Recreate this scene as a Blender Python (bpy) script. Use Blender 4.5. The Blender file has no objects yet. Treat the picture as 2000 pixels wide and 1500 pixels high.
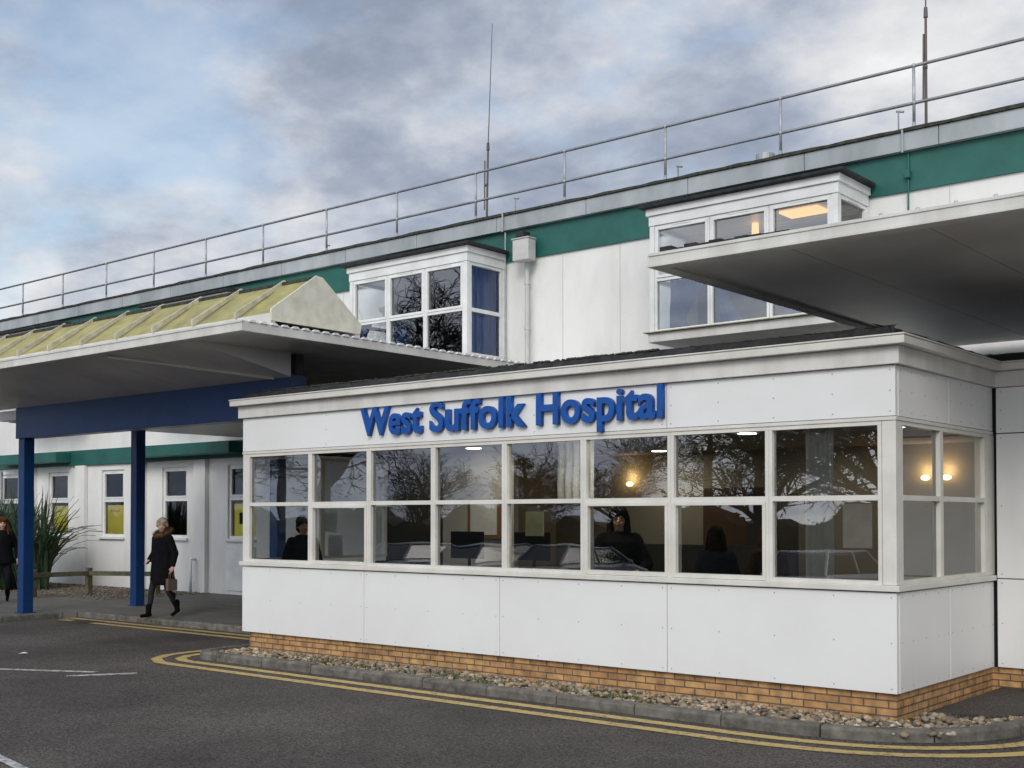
import bpy, bmesh, math, random
from mathutils import Vector, Matrix, Euler
R=random.Random(7)
scene=bpy.context.scene
COL=scene.collection
rad=math.radians

# ------------------------------------------------------------ materials
MATS={}
def nt(name):
    m=bpy.data.materials.new(name); m.use_nodes=True
    n=m.node_tree.nodes; l=m.node_tree.links
    return m,n,l,n['Principled BSDF']
def pm(name,c1,c2=None,rough=.6,scale=4,detail=6,bump=0,bscale=60,metal=0,lo=.35,hi=.65,streak=0,spec=.4,world=True,dist=.01):
    if name in MATS: return MATS[name]
    m,n,l,b=nt(name)
    if c2 is None: c2=tuple(x*.82 for x in c1)
    tc=n.new('ShaderNodeNewGeometry') if world else n.new('ShaderNodeTexCoord')
    src=tc.outputs['Position'] if world else tc.outputs['Object']
    mp=n.new('ShaderNodeMapping'); l.new(src,mp.inputs['Vector'])
    if streak: mp.inputs['Scale'].default_value=(1,1,streak)
    no=n.new('ShaderNodeTexNoise'); no.inputs['Scale'].default_value=scale; no.inputs['Detail'].default_value=detail; no.inputs['Roughness'].default_value=.62
    l.new(mp.outputs[0],no.inputs['Vector'])
    cr=n.new('ShaderNodeValToRGB'); cr.color_ramp.elements[0].position=lo; cr.color_ramp.elements[1].position=hi
    cr.color_ramp.elements[0].color=(*c2,1); cr.color_ramp.elements[1].color=(*c1,1)
    l.new(no.outputs['Fac'],cr.inputs[0]); l.new(cr.outputs[0],b.inputs['Base Color'])
    b.inputs['Roughness'].default_value=rough; b.inputs['Metallic'].default_value=metal
    b.inputs['Specular IOR Level'].default_value=spec
    if bump:
        n2=n.new('ShaderNodeTexNoise'); n2.inputs['Scale'].default_value=bscale; n2.inputs['Detail'].default_value=4
        l.new(src,n2.inputs['Vector'])
        bp=n.new('ShaderNodeBump'); bp.inputs['Strength'].default_value=bump; bp.inputs['Distance'].default_value=dist
        l.new(n2.outputs['Fac'],bp.inputs['Height']); l.new(bp.outputs[0],b.inputs['Normal'])
    MATS[name]=m; return m
def emat(name,c,s):
    m=bpy.data.materials.new(name); m.use_nodes=True; n=m.node_tree.nodes; l=m.node_tree.links
    n.clear(); e=n.new('ShaderNodeEmission'); e.inputs[0].default_value=(*c,1); e.inputs[1].default_value=s
    o=n.new('ShaderNodeOutputMaterial'); l.new(e.outputs[0],o.inputs[0]); return m
def glassmat(name,ior=1.75,tint=(.82,.86,.86),bump=.1):
    m=bpy.data.materials.new(name); m.use_nodes=True; n=m.node_tree.nodes; l=m.node_tree.links
    n.clear(); t=n.new('ShaderNodeBsdfTransparent'); t.inputs[0].default_value=(*tint,1)
    g=n.new('ShaderNodeBsdfGlossy'); g.inputs['Roughness'].default_value=.0; g.inputs[0].default_value=(.95,.97,1,1)
    ge=n.new('ShaderNodeNewGeometry'); no=n.new('ShaderNodeTexNoise'); no.inputs['Scale'].default_value=1.3; no.inputs['Detail'].default_value=1
    l.new(ge.outputs['Position'],no.inputs['Vector'])
    bp=n.new('ShaderNodeBump'); bp.inputs['Strength'].default_value=bump; bp.inputs['Distance'].default_value=.02
    l.new(no.outputs['Fac'],bp.inputs['Height']); l.new(bp.outputs[0],g.inputs['Normal'])
    f=n.new('ShaderNodeFresnel'); f.inputs[0].default_value=ior
    mx=n.new('ShaderNodeMixShader'); o=n.new('ShaderNodeOutputMaterial')
    l.new(f.outputs[0],mx.inputs[0]); l.new(t.outputs[0],mx.inputs[1]); l.new(g.outputs[0],mx.inputs[2]); l.new(mx.outputs[0],o.inputs[0])
    return m
GLASS=glassmat('window_glass',2.5,(.80,.83,.82)); GLASS2=glassmat('bay_glass',2.5,(.90,.93,.93)); GLASS3=glassmat('clear_glass',1.7,(.95,.96,.96)); GLASS4=glassmat('side_glass',1.9,(.78,.80,.78))
WHITE=pm('white_cladding',(.77,.775,.765),(.725,.725,.715),rough=.35,scale=.9,lo=.3,hi=.6)
WFRAME=pm('white_frame',(.70,.685,.635),(.60,.585,.53),rough=.4,scale=3)
FRAME2=pm('white_upvc',(.78,.79,.78),(.66,.67,.65),rough=.35,scale=3)
CREAM=pm('cream_trim',(.70,.695,.66),(.55,.54,.50),rough=.5,scale=2.5,streak=.3)
RENDER=pm('painted_wall',(.77,.765,.74),(.63,.63,.605),rough=.75,scale=1.1,lo=.28,hi=.55,streak=.35,bump=.4,bscale=25,dist=.006)
GREEN=pm('green_fascia',(.019,.125,.103),(.014,.092,.078),rough=.5,scale=2)
GREY=pm('grey_fascia',(.42,.45,.47),(.28,.31,.32),rough=.55,scale=1.6,streak=.4)
BLACK=pm('black_felt',(.035,.035,.035),(.012,.012,.013),rough=.85,scale=9,bump=.6,bscale=30,dist=.02)
MOSS=pm('mossy_edge',(.07,.072,.055),(.025,.027,.02),rough=.95,scale=14,bump=.6,bscale=60)
GALV=pm('galvanised_steel',(.46,.48,.49),(.34,.36,.37),rough=.5,scale=12,metal=.4)
BLUEP=pm('blue_paint',(.006,.042,.155),(.005,.034,.125),rough=.35,scale=3)
LETTER=pm('blue_letter',(.004,.080,.35),(.003,.065,.29),rough=.4,scale=6)
SOFFIT=pm('soffit_panel',(.66,.645,.62),(.52,.505,.485),rough=.28,scale=.9)
SOFFITW=pm('soffit_white',(.70,.70,.68),(.6,.6,.58),rough=.4,scale=1)
DARKGAP=pm('dark_joint',(.02,.02,.02),rough=.9)
INTW=pm('interior_wall',(.34,.305,.235),(.28,.25,.19),rough=.8,scale=1)
INTP=pm('interior_partition_paint',(.58,.55,.48),(.50,.48,.42),rough=.8,scale=1)
INTC=pm('interior_ceiling',(.42,.41,.38),rough=.9)
INTF=pm('interior_floor',(.09,.085,.08),rough=.5)
CURT=pm('blue_curtain',(.12,.33,.72),(.08,.24,.58),rough=.85,scale=6,streak=.2)
WOOD=pm('weathered_timber',(.16,.14,.08),(.08,.075,.045),rough=.85,scale=8,bump=.4)
BROWNW=pm('brown_wood',(.10,.05,.022),rough=.5)
POLY=pm('yellowed_polycarbonate',(.47,.41,.15),(.23,.215,.085),rough=.45,scale=3.5,streak=.6,lo=.3,hi=.7)
PAPER=pm('paper',(.75,.75,.72),rough=.8); YELP=pm('yellow_paper',(.88,.83,.5),rough=.8)
YEL=pm('yellow_reflection',(.92,.84,.20),(.86,.78,.17),rough=.7); RED=pm('red_reflection',(.6,.05,.03),rough=.7)  # yellow and red painted for an ambulance reflected in the panes
BLK=pm('black_plastic',(.015,.015,.016),rough=.4)
LIT=emat('lit_downlight',(1,.93,.82),9); LITW=emat('lit_wall_lamp',(1,.70,.32),5); LITP=emat('lit_ceiling_panel',(1,.50,.16),1.4)

def asphalt():
    m,n,l,b=nt('asphalt')
    g=n.new('ShaderNodeNewGeometry')
    def noise(s,d=6,r=.6):
        x=n.new('ShaderNodeTexNoise'); x.inputs['Scale'].default_value=s; x.inputs['Detail'].default_value=d; x.inputs['Roughness'].default_value=r; l.new(g.outputs['Position'],x.inputs['Vector']); return x
    big=noise(.5,7); cr=n.new('ShaderNodeValToRGB'); cr.color_ramp.elements[0].position=.35; cr.color_ramp.elements[1].position=.68
    cr.color_ramp.elements[0].color=(.042,.038,.035,1); cr.color_ramp.elements[1].color=(.088,.079,.072,1); l.new(big.outputs['Fac'],cr.inputs[0])
    sp=noise(55,3,.7); c2=n.new('ShaderNodeValToRGB'); c2.color_ramp.elements[0].position=.38; c2.color_ramp.elements[1].position=.68
    c2.color_ramp.elements[0].color=(.25,.25,.25,1); c2.color_ramp.elements[1].color=(2.5,2.4,2.3,1); l.new(sp.outputs['Fac'],c2.inputs[0])
    mx=n.new('ShaderNodeMix'); mx.data_type='RGBA'; mx.blend_type='MULTIPLY'; mx.inputs['Factor'].default_value=1
    l.new(cr.outputs[0],mx.inputs[6]); l.new(c2.outputs[0],mx.inputs[7])
    v=n.new('ShaderNodeTexVoronoi'); v.inputs['Scale'].default_value=40; l.new(g.outputs['Position'],v.inputs['Vector'])
    c3=n.new('ShaderNodeValToRGB'); c3.color_ramp.elements[0].position=.10; c3.color_ramp.elements[1].position=.16
    c3.color_ramp.elements[0].color=(.22,.20,.18,1); c3.color_ramp.elements[1].color=(0,0,0,1); l.new(v.outputs['Distance'],c3.inputs[0])
    ad=n.new('ShaderNodeMix'); ad.data_type='RGBA'; ad.blend_type='ADD'; ad.inputs['Factor'].default_value=1
    l.new(mx.outputs[2],ad.inputs[6]); l.new(c3.outputs[0],ad.inputs[7]); l.new(ad.outputs[2],b.inputs['Base Color'])
    b.inputs['Roughness'].default_value=.75; b.inputs['Specular IOR Level'].default_value=.3
    bp=n.new('ShaderNodeBump'); bp.inputs['Strength'].default_value=.9; bp.inputs['Distance'].default_value=.012
    l.new(sp.outputs['Fac'],bp.inputs['Height']); l.new(bp.outputs[0],b.inputs['Normal'])
    return m
ASPH=asphalt()
def paintmat(name,c,lo=.36,hi=.48):
    m,n,l,b=nt(name)
    g=n.new('ShaderNodeNewGeometry'); x=n.new('ShaderNodeTexNoise'); x.inputs['Scale'].default_value=16; x.inputs['Detail'].default_value=8; x.inputs['Roughness'].default_value=.75
    l.new(g.outputs['Position'],x.inputs['Vector'])
    cr=n.new('ShaderNodeValToRGB'); cr.color_ramp.elements[0].position=lo; cr.color_ramp.elements[1].position=hi
    cr.color_ramp.elements[0].color=(.10,.09,.07,1); cr.color_ramp.elements[1].color=(*c,1); l.new(x.outputs['Fac'],cr.inputs[0]); l.new(cr.outputs[0],b.inputs['Base Color'])
    b.inputs['Roughness'].default_value=.8; return m
YLINE=paintmat('worn_yellow_paint',(.50,.36,.13)); WLINE=paintmat('worn_white_paint',(.5,.5,.48),.4,.54)
def brickmat():
    m,n,l,b=nt('buff_brick')
    g=n.new('ShaderNodeNewGeometry'); s=n.new('ShaderNodeSeparateXYZ'); l.new(g.outputs['Position'],s.inputs[0])
    a=n.new('ShaderNodeMath'); a.operation='ADD'; l.new(s.outputs[0],a.inputs[0]); l.new(s.outputs[1],a.inputs[1])
    c=n.new('ShaderNodeCombineXYZ'); l.new(a.outputs[0],c.inputs[0]); l.new(s.outputs[2],c.inputs[1])
    br=n.new('ShaderNodeTexBrick'); br.inputs['Scale'].default_value=1; br.inputs['Brick Width'].default_value=.225; br.inputs['Row Height'].default_value=.066
    br.inputs['Mortar Size'].default_value=.007; br.inputs['Color1'].default_value=(.57,.33,.135,1); br.inputs['Color2'].default_value=(.41,.21,.088,1); br.inputs['Mortar'].default_value=(.13,.11,.09,1)
    br.inputs['Bias'].default_value=-.1; br.inputs['Mortar Smooth'].default_value=.2
    l.new(c.outputs[0],br.inputs['Vector'])
    no=n.new('ShaderNodeTexNoise'); no.inputs['Scale'].default_value=9; no.inputs['Detail'].default_value=8; l.new(g.outputs['Position'],no.inputs['Vector'])
    cr=n.new('ShaderNodeValToRGB'); cr.color_ramp.elements[0].position=.3; cr.color_ramp.elements[0].color=(.5,.5,.5,1); cr.color_ramp.elements[1].position=.7; cr.color_ramp.elements[1].color=(1.15,1.15,1.1,1); l.new(no.outputs['Fac'],cr.inputs[0])
    mx=n.new('ShaderNodeMix'); mx.data_type='RGBA'; mx.blend_type='MULTIPLY'; mx.inputs['Factor'].default_value=1
    l.new(br.outputs['Color'],mx.inputs[6]); l.new(cr.outputs[0],mx.inputs[7]); l.new(mx.outputs[2],b.inputs['Base Color'])
    bp=n.new('ShaderNodeBump'); bp.inputs['Strength'].default_value=.9; bp.inputs['Distance'].default_value=.01; bp.invert=True
    l.new(br.outputs['Fac'],bp.inputs['Height']); l.new(bp.outputs[0],b.inputs['Normal']); b.inputs['Roughness'].default_value=.85
    return m
BRICK=brickmat()
def slabmat():
    m,n,l,b=nt('paving_slabs')
    g=n.new('ShaderNodeNewGeometry')
    br=n.new('ShaderNodeTexBrick'); br.inputs['Scale'].default_value=1; br.inputs['Brick Width'].default_value=.9; br.inputs['Row Height'].default_value=.6
    br.inputs['Mortar Size'].default_value=.008; br.inputs['Color1'].default_value=(.13,.122,.112,1); br.inputs['Color2'].default_value=(.10,.095,.088,1); br.inputs['Mortar'].default_value=(.03,.03,.028,1)
    l.new(g.outputs['Position'],br.inputs['Vector'])
    no=n.new('ShaderNodeTexNoise'); no.inputs['Scale'].default_value=2.5; no.inputs['Detail'].default_value=9; l.new(g.outputs['Position'],no.inputs['Vector'])
    cr=n.new('ShaderNodeValToRGB'); cr.color_ramp.elements[0].color=(.5,.5,.5,1); cr.color_ramp.elements[1].color=(1.5,1.45,1.4,1); l.new(no.outputs['Fac'],cr.inputs[0])
    mx=n.new('ShaderNodeMix'); mx.data_type='RGBA'; mx.blend_type='MULTIPLY'; mx.inputs['Factor'].default_value=1
    l.new(br.outputs['Color'],mx.inputs[6]); l.new(cr.outputs[0],mx.inputs[7]); l.new(mx.outputs[2],b.inputs['Base Color']); b.inputs['Roughness'].default_value=.7
    return m
SLAB=slabmat()
KERB=pm('kerb_concrete',(.19,.175,.15),(.075,.07,.06),rough=.85,scale=6,bump=.6,bscale=50)
SOIL=pm('soil',(.10,.08,.055),(.045,.038,.028),rough=.95,scale=20,bump=.8,bscale=60)
def pebmat():
    m,n,l,b=nt('river_pebbles')
    oi=n.new('ShaderNodeVertexColor'); oi.layer_name='Col'
    no=n.new('ShaderNodeTexNoise'); no.inputs['Scale'].default_value=40; g=n.new('ShaderNodeNewGeometry'); l.new(g.outputs['Position'],no.inputs['Vector'])
    cr=n.new('ShaderNodeValToRGB'); cr.color_ramp.elements[0].color=(.6,.6,.6,1); cr.color_ramp.elements[1].color=(1.2,1.2,1.2,1); l.new(no.outputs['Fac'],cr.inputs[0])
    mx=n.new('ShaderNodeMix'); mx.data_type='RGBA'; mx.blend_type='MULTIPLY'; mx.inputs['Factor'].default_value=1
    l.new(oi.outputs['Color'],mx.inputs[6]); l.new(cr.outputs[0],mx.inputs[7]); l.new(mx.outputs[2],b.inputs['Base Color']); b.inputs['Roughness'].default_value=.75
    return m
PEB=pebmat()

# ------------------------------------------------------------ mesh builder
class MB:
    def __init__(s,T=None): s.v=[];s.f=[];s.m=[];s.T=T
    def add(s,vs,fs,mi=0):
        o=len(s.v)
        for p in vs:
            s.v.append(Vector(s.T(*p)) if s.T else Vector(p))
        for f in fs: s.f.append([i+o for i in f]); s.m.append(mi)
        return s
    def box(s,x0,x1,y0,y1,z0,z1,mi=0):
        return s.add([(x0,y0,z0),(x1,y0,z0),(x1,y1,z0),(x0,y1,z0),(x0,y0,z1),(x1,y0,z1),(x1,y1,z1),(x0,y1,z1)],
              [(0,3,2,1),(4,5,6,7),(0,1,5,4),(1,2,6,5),(2,3,7,6),(3,0,4,7)],mi)
    def quad(s,a,b,c,d,mi=0): return s.add([a,b,c,d],[(0,1,2,3)],mi)
    def tube(s,p0,p1,r0,r1=None,n=10,mi=0,caps=True):
        r1=r0 if r1 is None else r1
        p0=Vector(p0);p1=Vector(p1);d=(p1-p0).normalized()
        q=d.to_track_quat('Z','Y'); vs=[]
        for p,r in((p0,r0),(p1,r1)):
            for i in range(n):
                a=2*math.pi*i/n; vs.append(p+q@Vector((r*math.cos(a),r*math.sin(a),0)))
        fs=[(i,(i+1)%n,n+(i+1)%n,n+i) for i in range(n)]
        if caps: fs+=[tuple(range(n-1,-1,-1)),tuple(range(n,2*n))]
        return s.add(vs,fs,mi)
    def ell(s,c,r,n=12,M=None,mi=0):
        vs=[];h=n//2
        if isinstance(r,(int,float)): r=(r,r,r)
        M=M or Matrix.Identity(3); c=Vector(c)
        for j in range(1,h):
            t=math.pi*j/h
            for i in range(n):
                a=2*math.pi*i/n
                vs.append(c+M@Vector((r[0]*math.sin(t)*math.cos(a),r[1]*math.sin(t)*math.sin(a),r[2]*math.cos(t))))
        vs.append(c+M@Vector((0,0,r[2])));vs.append(c+M@Vector((0,0,-r[2])))
        fs=[]
        for j in range(h-2):
            for i in range(n): fs.append((j*n+i,(j+1)*n+i,(j+1)*n+(i+1)%n,j*n+(i+1)%n))
        t=(h-1)*n
        for i in range(n): fs.append((t,i,(i+1)%n)); fs.append((t+1,(h-2)*n+(i+1)%n,(h-2)*n+i))
        return s.add(vs,fs,mi)
    def cap(s,p0,p1,r0,r1=None,n=10,mi=0):
        r1=r0 if r1 is None else r1
        s.tube(p0,p1,r0,r1,n,mi); s.ell(p0,r0,n,mi=mi); s.ell(p1,r1,n,mi=mi); return s
    def prism(s,pts,z0,z1,mi=0):
        n=len(pts); vs=[(x,y,z0) for x,y in pts]+[(x,y,z1) for x,y in pts]
        fs=[tuple(range(n-1,-1,-1)),tuple(range(n,2*n))]+[(i,(i+1)%n,n+(i+1)%n,n+i) for i in range(n)]
        return s.add(vs,fs,mi)
    def xprism(s,pts,x0,x1,mi=0):
        n=len(pts); vs=[(x0,y,z) for y,z in pts]+[(x1,y,z) for y,z in pts]
        fs=[tuple(range(n-1,-1,-1)),tuple(range(n,2*n))]+[(i,(i+1)%n,n+(i+1)%n,n+i) for i in range(n)]
        return s.add(vs,fs,mi)
    def loft(s,rings,n=16,mi=0):
        vs=[]
        for cx,cy,z,rx,ry in rings:
            for i in range(n):
                a=2*math.pi*i/n; vs.append((cx+rx*math.cos(a),cy+ry*math.sin(a),z))
        fs=[]
        for j in range(len(rings)-1):
            for i in range(n): fs.append((j*n+i,j*n+(i+1)%n,(j+1)*n+(i+1)%n,(j+1)*n+i))
        fs.append(tuple(range(n-1,-1,-1))); fs.append(tuple(range((len(rings)-1)*n,len(rings)*n)))
        return s.add(vs,fs,mi)
    def obj(s,name,mats,parent=None,bevel=0,smooth=False,local=False,recalc=True,**props):
        if not isinstance(mats,(list,tuple)): mats=[mats]
        if local: c=Vector((0,0,0))
        else:
            mn=[min(p[i] for p in s.v) for i in range(3)]; mx=[max(p[i] for p in s.v) for i in range(3)]
            c=Vector(((mn[0]+mx[0])/2,(mn[1]+mx[1])/2,mn[2]))
        me=bpy.data.meshes.new(name); me.from_pydata([tuple(p-c) for p in s.v],[],s.f)
        for m in mats: me.materials.append(m)
        me.polygons.foreach_set('material_index',s.m)
        if recalc:
            bm=bmesh.new(); bm.from_mesh(me); bmesh.ops.recalc_face_normals(bm,faces=bm.faces); bm.to_mesh(me); bm.free()
        if smooth: me.polygons.foreach_set('use_smooth',[True]*len(me.polygons))
        me.update()
        o=bpy.data.objects.new(name,me); COL.objects.link(o)
        if parent: o.parent=parent
        if local: o.location=(0,0,0)
        else:
            L=Vector((0,0,0)); p=parent
            while p: L+=p.location; p=p.parent
            o.location=c-L
        if bevel:
            b=o.modifiers.new('bevel','BEVEL'); b.width=bevel; b.segments=2; b.limit_method='ANGLE'
        for k,v in props.items(): o[k]=v
        return o
def empty(name,loc,label,category,rot=0,**kw):
    e=bpy.data.objects.new(name,None); COL.objects.link(e); e.location=loc; e.rotation_euler=(0,0,rot); e.empty_display_size=.2
    e['label']=label; e['category']=category
    for k,v in kw.items(): e[k]=v
    return e
def Tfront(Y): return lambda a,o,c:(a,Y-o,c)
def TsideR(X): return lambda a,o,c:(X+o,a,c)
def TsideL(X): return lambda a,o,c:(X-o,a,c)

def window(parent,T,a0,a1,c0,c1,cols=(),rows=(),fw=.05,fm=WFRAME,gm=GLASS,dep=.035,sash=(),name='window',vent=False):
    m=MB(T)
    m.box(a0,a1,-dep,dep,c0,c0+fw); m.box(a0,a1,-dep,dep,c1-fw,c1)
    m.box(a0,a0+fw,-dep+.002,dep-.002,c0+fw,c1-fw); m.box(a1-fw,a1,-dep+.002,dep-.002,c0+fw,c1-fw)
    for r in rows: m.box(a0+fw,a1-fw,-dep+.004,dep-.004,r-fw*.66,r+fw*.66)
    for c in cols: m.box(c-fw*.7,c+fw*.7,-dep+.003,dep-.003,c0+fw,c1-fw)
    for (x0,x1,z0,z1) in sash:
        t=.032
        m.box(x0,x1,0,dep+.012,z0,z0+t*1.3); m.box(x0,x1,0,dep+.012,z1-t,z1); m.box(x0,x0+t,0,dep+.01,z0+t*1.3,z1-t); m.box(x1-t,x1,0,dep+.01,z0+t*1.3,z1-t)
    if vent: m.box((a0+a1)/2-.17,(a0+a1)/2+.17,dep,dep+.012,c1-fw*.8,c1-fw*.45)
    w=m.obj(name,fm,parent)
    g=MB(T); g.quad((a0+fw*.5,-.004,c0+fw*.5),(a1-fw*.5,-.004,c0+fw*.5),(a1-fw*.5,-.004,c1-fw*.5),(a0+fw*.5,-.004,c1-fw*.5))
    g.obj('glass',gm,w,recalc=False)
    return w

# ------------------------------------------------------------ world
SUN=Vector((.45,-.76,.52)).normalized()
def world():
    w=bpy.data.worlds.new('World'); scene.world=w; w.use_nodes=True
    n=w.node_tree.nodes; l=w.node_tree.links; n.clear()
    out=n.new('ShaderNodeOutputWorld'); bg=n.new('ShaderNodeBackground'); l.new(bg.outputs[0],out.inputs[0])
    sky=n.new('ShaderNodeTexSky'); sky.sky_type='NISHITA'; sky.sun_disc=False; sky.sun_elevation=math.asin(SUN.z); sky.sun_rotation=math.atan2(SUN.x,SUN.y); sky.air_density=1.2; sky.dust_density=1
    sk=n.new('ShaderNodeVectorMath'); sk.operation='SCALE'; sk.inputs['Scale'].default_value=.15; l.new(sky.outputs[0],sk.inputs[0])
    tc=n.new('ShaderNodeTexCoord'); D=tc.outputs['Generated']
    sep=n.new('ShaderNodeSeparateXYZ'); l.new(D,sep.inputs[0])
    def math_(op,a,b=None,clamp=False):
        x=n.new('ShaderNodeMath'); x.operation=op; x.use_clamp=clamp
        for i,q in enumerate((a,b)):
            if q is None: continue
            if isinstance(q,(int,float)): x.inputs[i].default_value=q
            else: l.new(q,x.inputs[i])
        return x.outputs[0]
    zc=math_('ADD',math_('MAXIMUM',sep.outputs[2],0.0),.36); inv=math_('DIVIDE',1.0,zc)
    pv=n.new('ShaderNodeVectorMath'); pv.operation='SCALE'; l.new(D,pv.inputs[0]); l.new(inv,pv.inputs['Scale'])
    def noise(s,d,r,off=(0,0,0),dist=0):
        mp=n.new('ShaderNodeMapping'); mp.inputs['Location'].default_value=off; l.new(pv.outputs[0],mp.inputs['Vector'])
        x=n.new('ShaderNodeTexNoise'); x.inputs['Scale'].default_value=s; x.inputs['Detail'].default_value=d; x.inputs['Roughness'].default_value=r; x.inputs['Distortion'].default_value=dist
        l.new(mp.outputs[0],x.inputs['Vector']); return x.outputs['Fac']
    n1=noise(4.6,12,.585,(3.1,1.7,0),.06); n2=noise(1.6,3,.5,(9.3,4.2,2.0)); n3=noise(3.0,9,.58,(5.0,8.0,0))
    def lobe(d,p):
        v=n.new('ShaderNodeVectorMath'); v.operation='DOT_PRODUCT'; l.new(D,v.inputs[0]); v.inputs[1].default_value=Vector(d).normalized()
        return math_('POWER',math_('MAXIMUM',v.outputs['Value'],0.0),p)
    tr=lobe((-.30,1.0,.47),80); tl=lobe((-.93,.50,.38),80); bk=lobe((.1,-.92,.36),2); lf=lobe((-1,.50,.20),60)
    f=math_('ADD',math_('MULTIPLY',n1,.84),math_('MULTIPLY',n2,.20)); f=math_('ADD',f,.06)
    f=math_('ADD',f,math_('MULTIPLY',tr,.22)); f=math_('ADD',f,math_('MULTIPLY',tl,.09)); f=math_('ADD',f,math_('MULTIPLY',lf,.11)); f=math_('ADD',f,math_('MULTIPLY',bk,.16))
    cr=n.new('ShaderNodeValToRGB'); l.new(f,cr.inputs[0]); e=cr.color_ramp.elements
    e[0].position=.40; e[0].color=(.24,.285,.38,1); e[1].position=.92; e[1].color=(.95,.95,.95,1)
    for p,c in((.50,(.305,.355,.46)),(.58,(.40,.45,.55)),(.66,(.55,.59,.67)),(.76,(.74,.75,.775))):
        q=e.new(p); q.color=(*c,1)
    gm=n.new('ShaderNodeValToRGB'); l.new(math_('ADD',n3,math_('MULTIPLY',tl,.20)),gm.inputs[0]); gm.color_ramp.elements[0].position=.57; gm.color_ramp.elements[1].position=.72
    mx=n.new('ShaderNodeMix'); mx.data_type='RGBA'; l.new(math_('MULTIPLY',gm.outputs[0],.6),mx.inputs['Factor']); l.new(cr.outputs[0],mx.inputs[6]); l.new(sk.outputs[0],mx.inputs[7])
    gain=math_('ADD',1.0,math_('MULTIPLY',bk,1.4))
    fin=n.new('ShaderNodeVectorMath'); fin.operation='SCALE'; l.new(mx.outputs[2],fin.inputs[0]); l.new(gain,fin.inputs['Scale'])
    l.new(fin.outputs[0],bg.inputs[0]); bg.inputs[1].default_value=1.0
world()
sl=bpy.data.lights.new('sun','SUN'); sl.energy=1.3; sl.angle=rad(20); sl.color=(1,.945,.86)
so=bpy.data.objects.new('sun',sl); COL.objects.link(so); so.rotation_euler=SUN.to_track_quat('Z','Y').to_euler(); so.location=(0,-20,30)

# ------------------------------------------------------------ ground
gm=pm('far_ground',(.06,.075,.03),(.045,.05,.03),rough=.95,scale=.3)
MB().quad((-500,-500,-.62),(500,-500,-.62),(500,500,-.62),(-500,500,-.62)).obj('ground',gm,kind='structure')
RZ=-.10; CZ=-.52
rd=MB()
rd.quad((-200,-.8,RZ),(150,-.8,RZ),(150,60,RZ),(-200,60,RZ)); rd.quad((-200,-3.2,CZ),(150,-3.2,CZ),(150,-.8,RZ),(-200,-.8,RZ)); rd.quad((-200,-17,CZ),(150,-17,CZ),(150,-3.2,CZ),(-200,-3.2,CZ))
rd.obj('road',ASPH,kind='structure')
def chaikin(P,k=3,closed=False):
    for _ in range(k):
        Q=[P[0]]
        for a,b in zip(P[:-1],P[1:]):
            Q.append((a[0]*.75+b[0]*.25,a[1]*.75+b[1]*.25)); Q.append((a[0]*.25+b[0]*.75,a[1]*.25+b[1]*.75))
        Q.append(P[-1]); P=Q
    return P
def resample(P,d):
    out=[Vector(P[0])]; acc=0
    for a,b in zip(P[:-1],P[1:]):
        a=Vector(a);b=Vector(b);L=(b-a).length
        if L<1e-6: continue
        t=d-acc
        while t<=L: out.append(a+(b-a)*t/L); t+=d
        acc=(acc+L)%d if acc+L>=d else acc+L
    return out
def off(P,k):
    Q=[]
    for i,p in enumerate(P):
        a=P[max(i-1,0)]; b=P[min(i+1,len(P)-1)]; t=(b-a).normalized(); Q.append(p+Vector((t.y,-t.x))*k)
    return Q
KP=chaikin([(-20,4),(-20,11.0),(-20,11.7),(-19.2,11.7),(-14.6,11.7),(-13.3,11.7),(-13.03,11.0),(-13.05,9.9),(-13.02,9.2),(-12.3,9.2),(-5.4,9.15),(-4.6,9.15),(-3.85,9.3),(-3.25,9.85),(-3.08,10.6),(-3.08,11.4),(-3.08,16.4)],3)
KD=resample(KP,.15)
def strip(mb,P,w,z):
    A=off(P,w/2);B=off(P,-w/2)
    for i in range(len(P)-1): mb.quad((*A[i],z),(*A[i+1],z),(*B[i+1],z),(*B[i],z))
kb=MB(); step=6
inner=off(KD,-.125)
for i in range(0,len(KD)-1,step):
    j=min(i+step,len(KD)-1); jit=R.uniform(-.006,.006)
    for q in range(i,j):
        a,b=KD[q],KD[q+1]; c,d=inner[q],inner[q+1]
        if q==i: a=a+(b-a)*.09; c=c+(d-c)*.09
        zt=.0+jit
        a2=a+(c-a)*.14;b2=b+(d-b)*.14
        vs=[(*a,-.12),(*b,-.12),(*b,zt-.025),(*a,zt-.025),(*a2,zt),(*b2,zt),(*d,zt),(*c,zt),(*c,-.12),(*d,-.12)]
        kb.add(vs,[(0,1,2,3),(3,2,5,4),(4,5,6,7),(7,6,9,8)]+([(0,3,4,7,8)] if q==i else [])+([(1,9,6,5,2)] if q==j-1 else []))
kb.obj('kerb',KERB,kind='structure')
YS=[p for i,p in enumerate(KD) if i>48]
for o_ in(.24,.54):
    yl=MB(); strip(yl,off(YS,o_),.14,RZ+.005); yl.obj('yellow_line',YLINE,kind='structure')
def wline(a,b,w):
    wl=MB(); a=Vector(a);b=Vector(b);t=(b-a).normalized()*w/2;nn=Vector((-t.y,t.x)); wl.quad((*(a-nn),RZ+.005),(*(b-nn),RZ+.005),(*(b+nn),RZ+.005),(*(a+nn),RZ+.005))
    wl.obj('white_road_marking',WLINE,kind='structure')
wline((-15.5,6.2),(-12.65,7.65),.11); wline((-12.2,7.9),(-12.6,7.25),.12); wline((-9.5,4.62),(-8.0,4.35),.08)
dc=MB(); dc.box(-19.2,-18.6,10.9,11.4,RZ+.001,RZ+.008)
for k in range(6): dc.box(-19.15+.09*k,-19.10+.09*k,10.93,11.37,RZ+.0085,RZ+.014)
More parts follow.
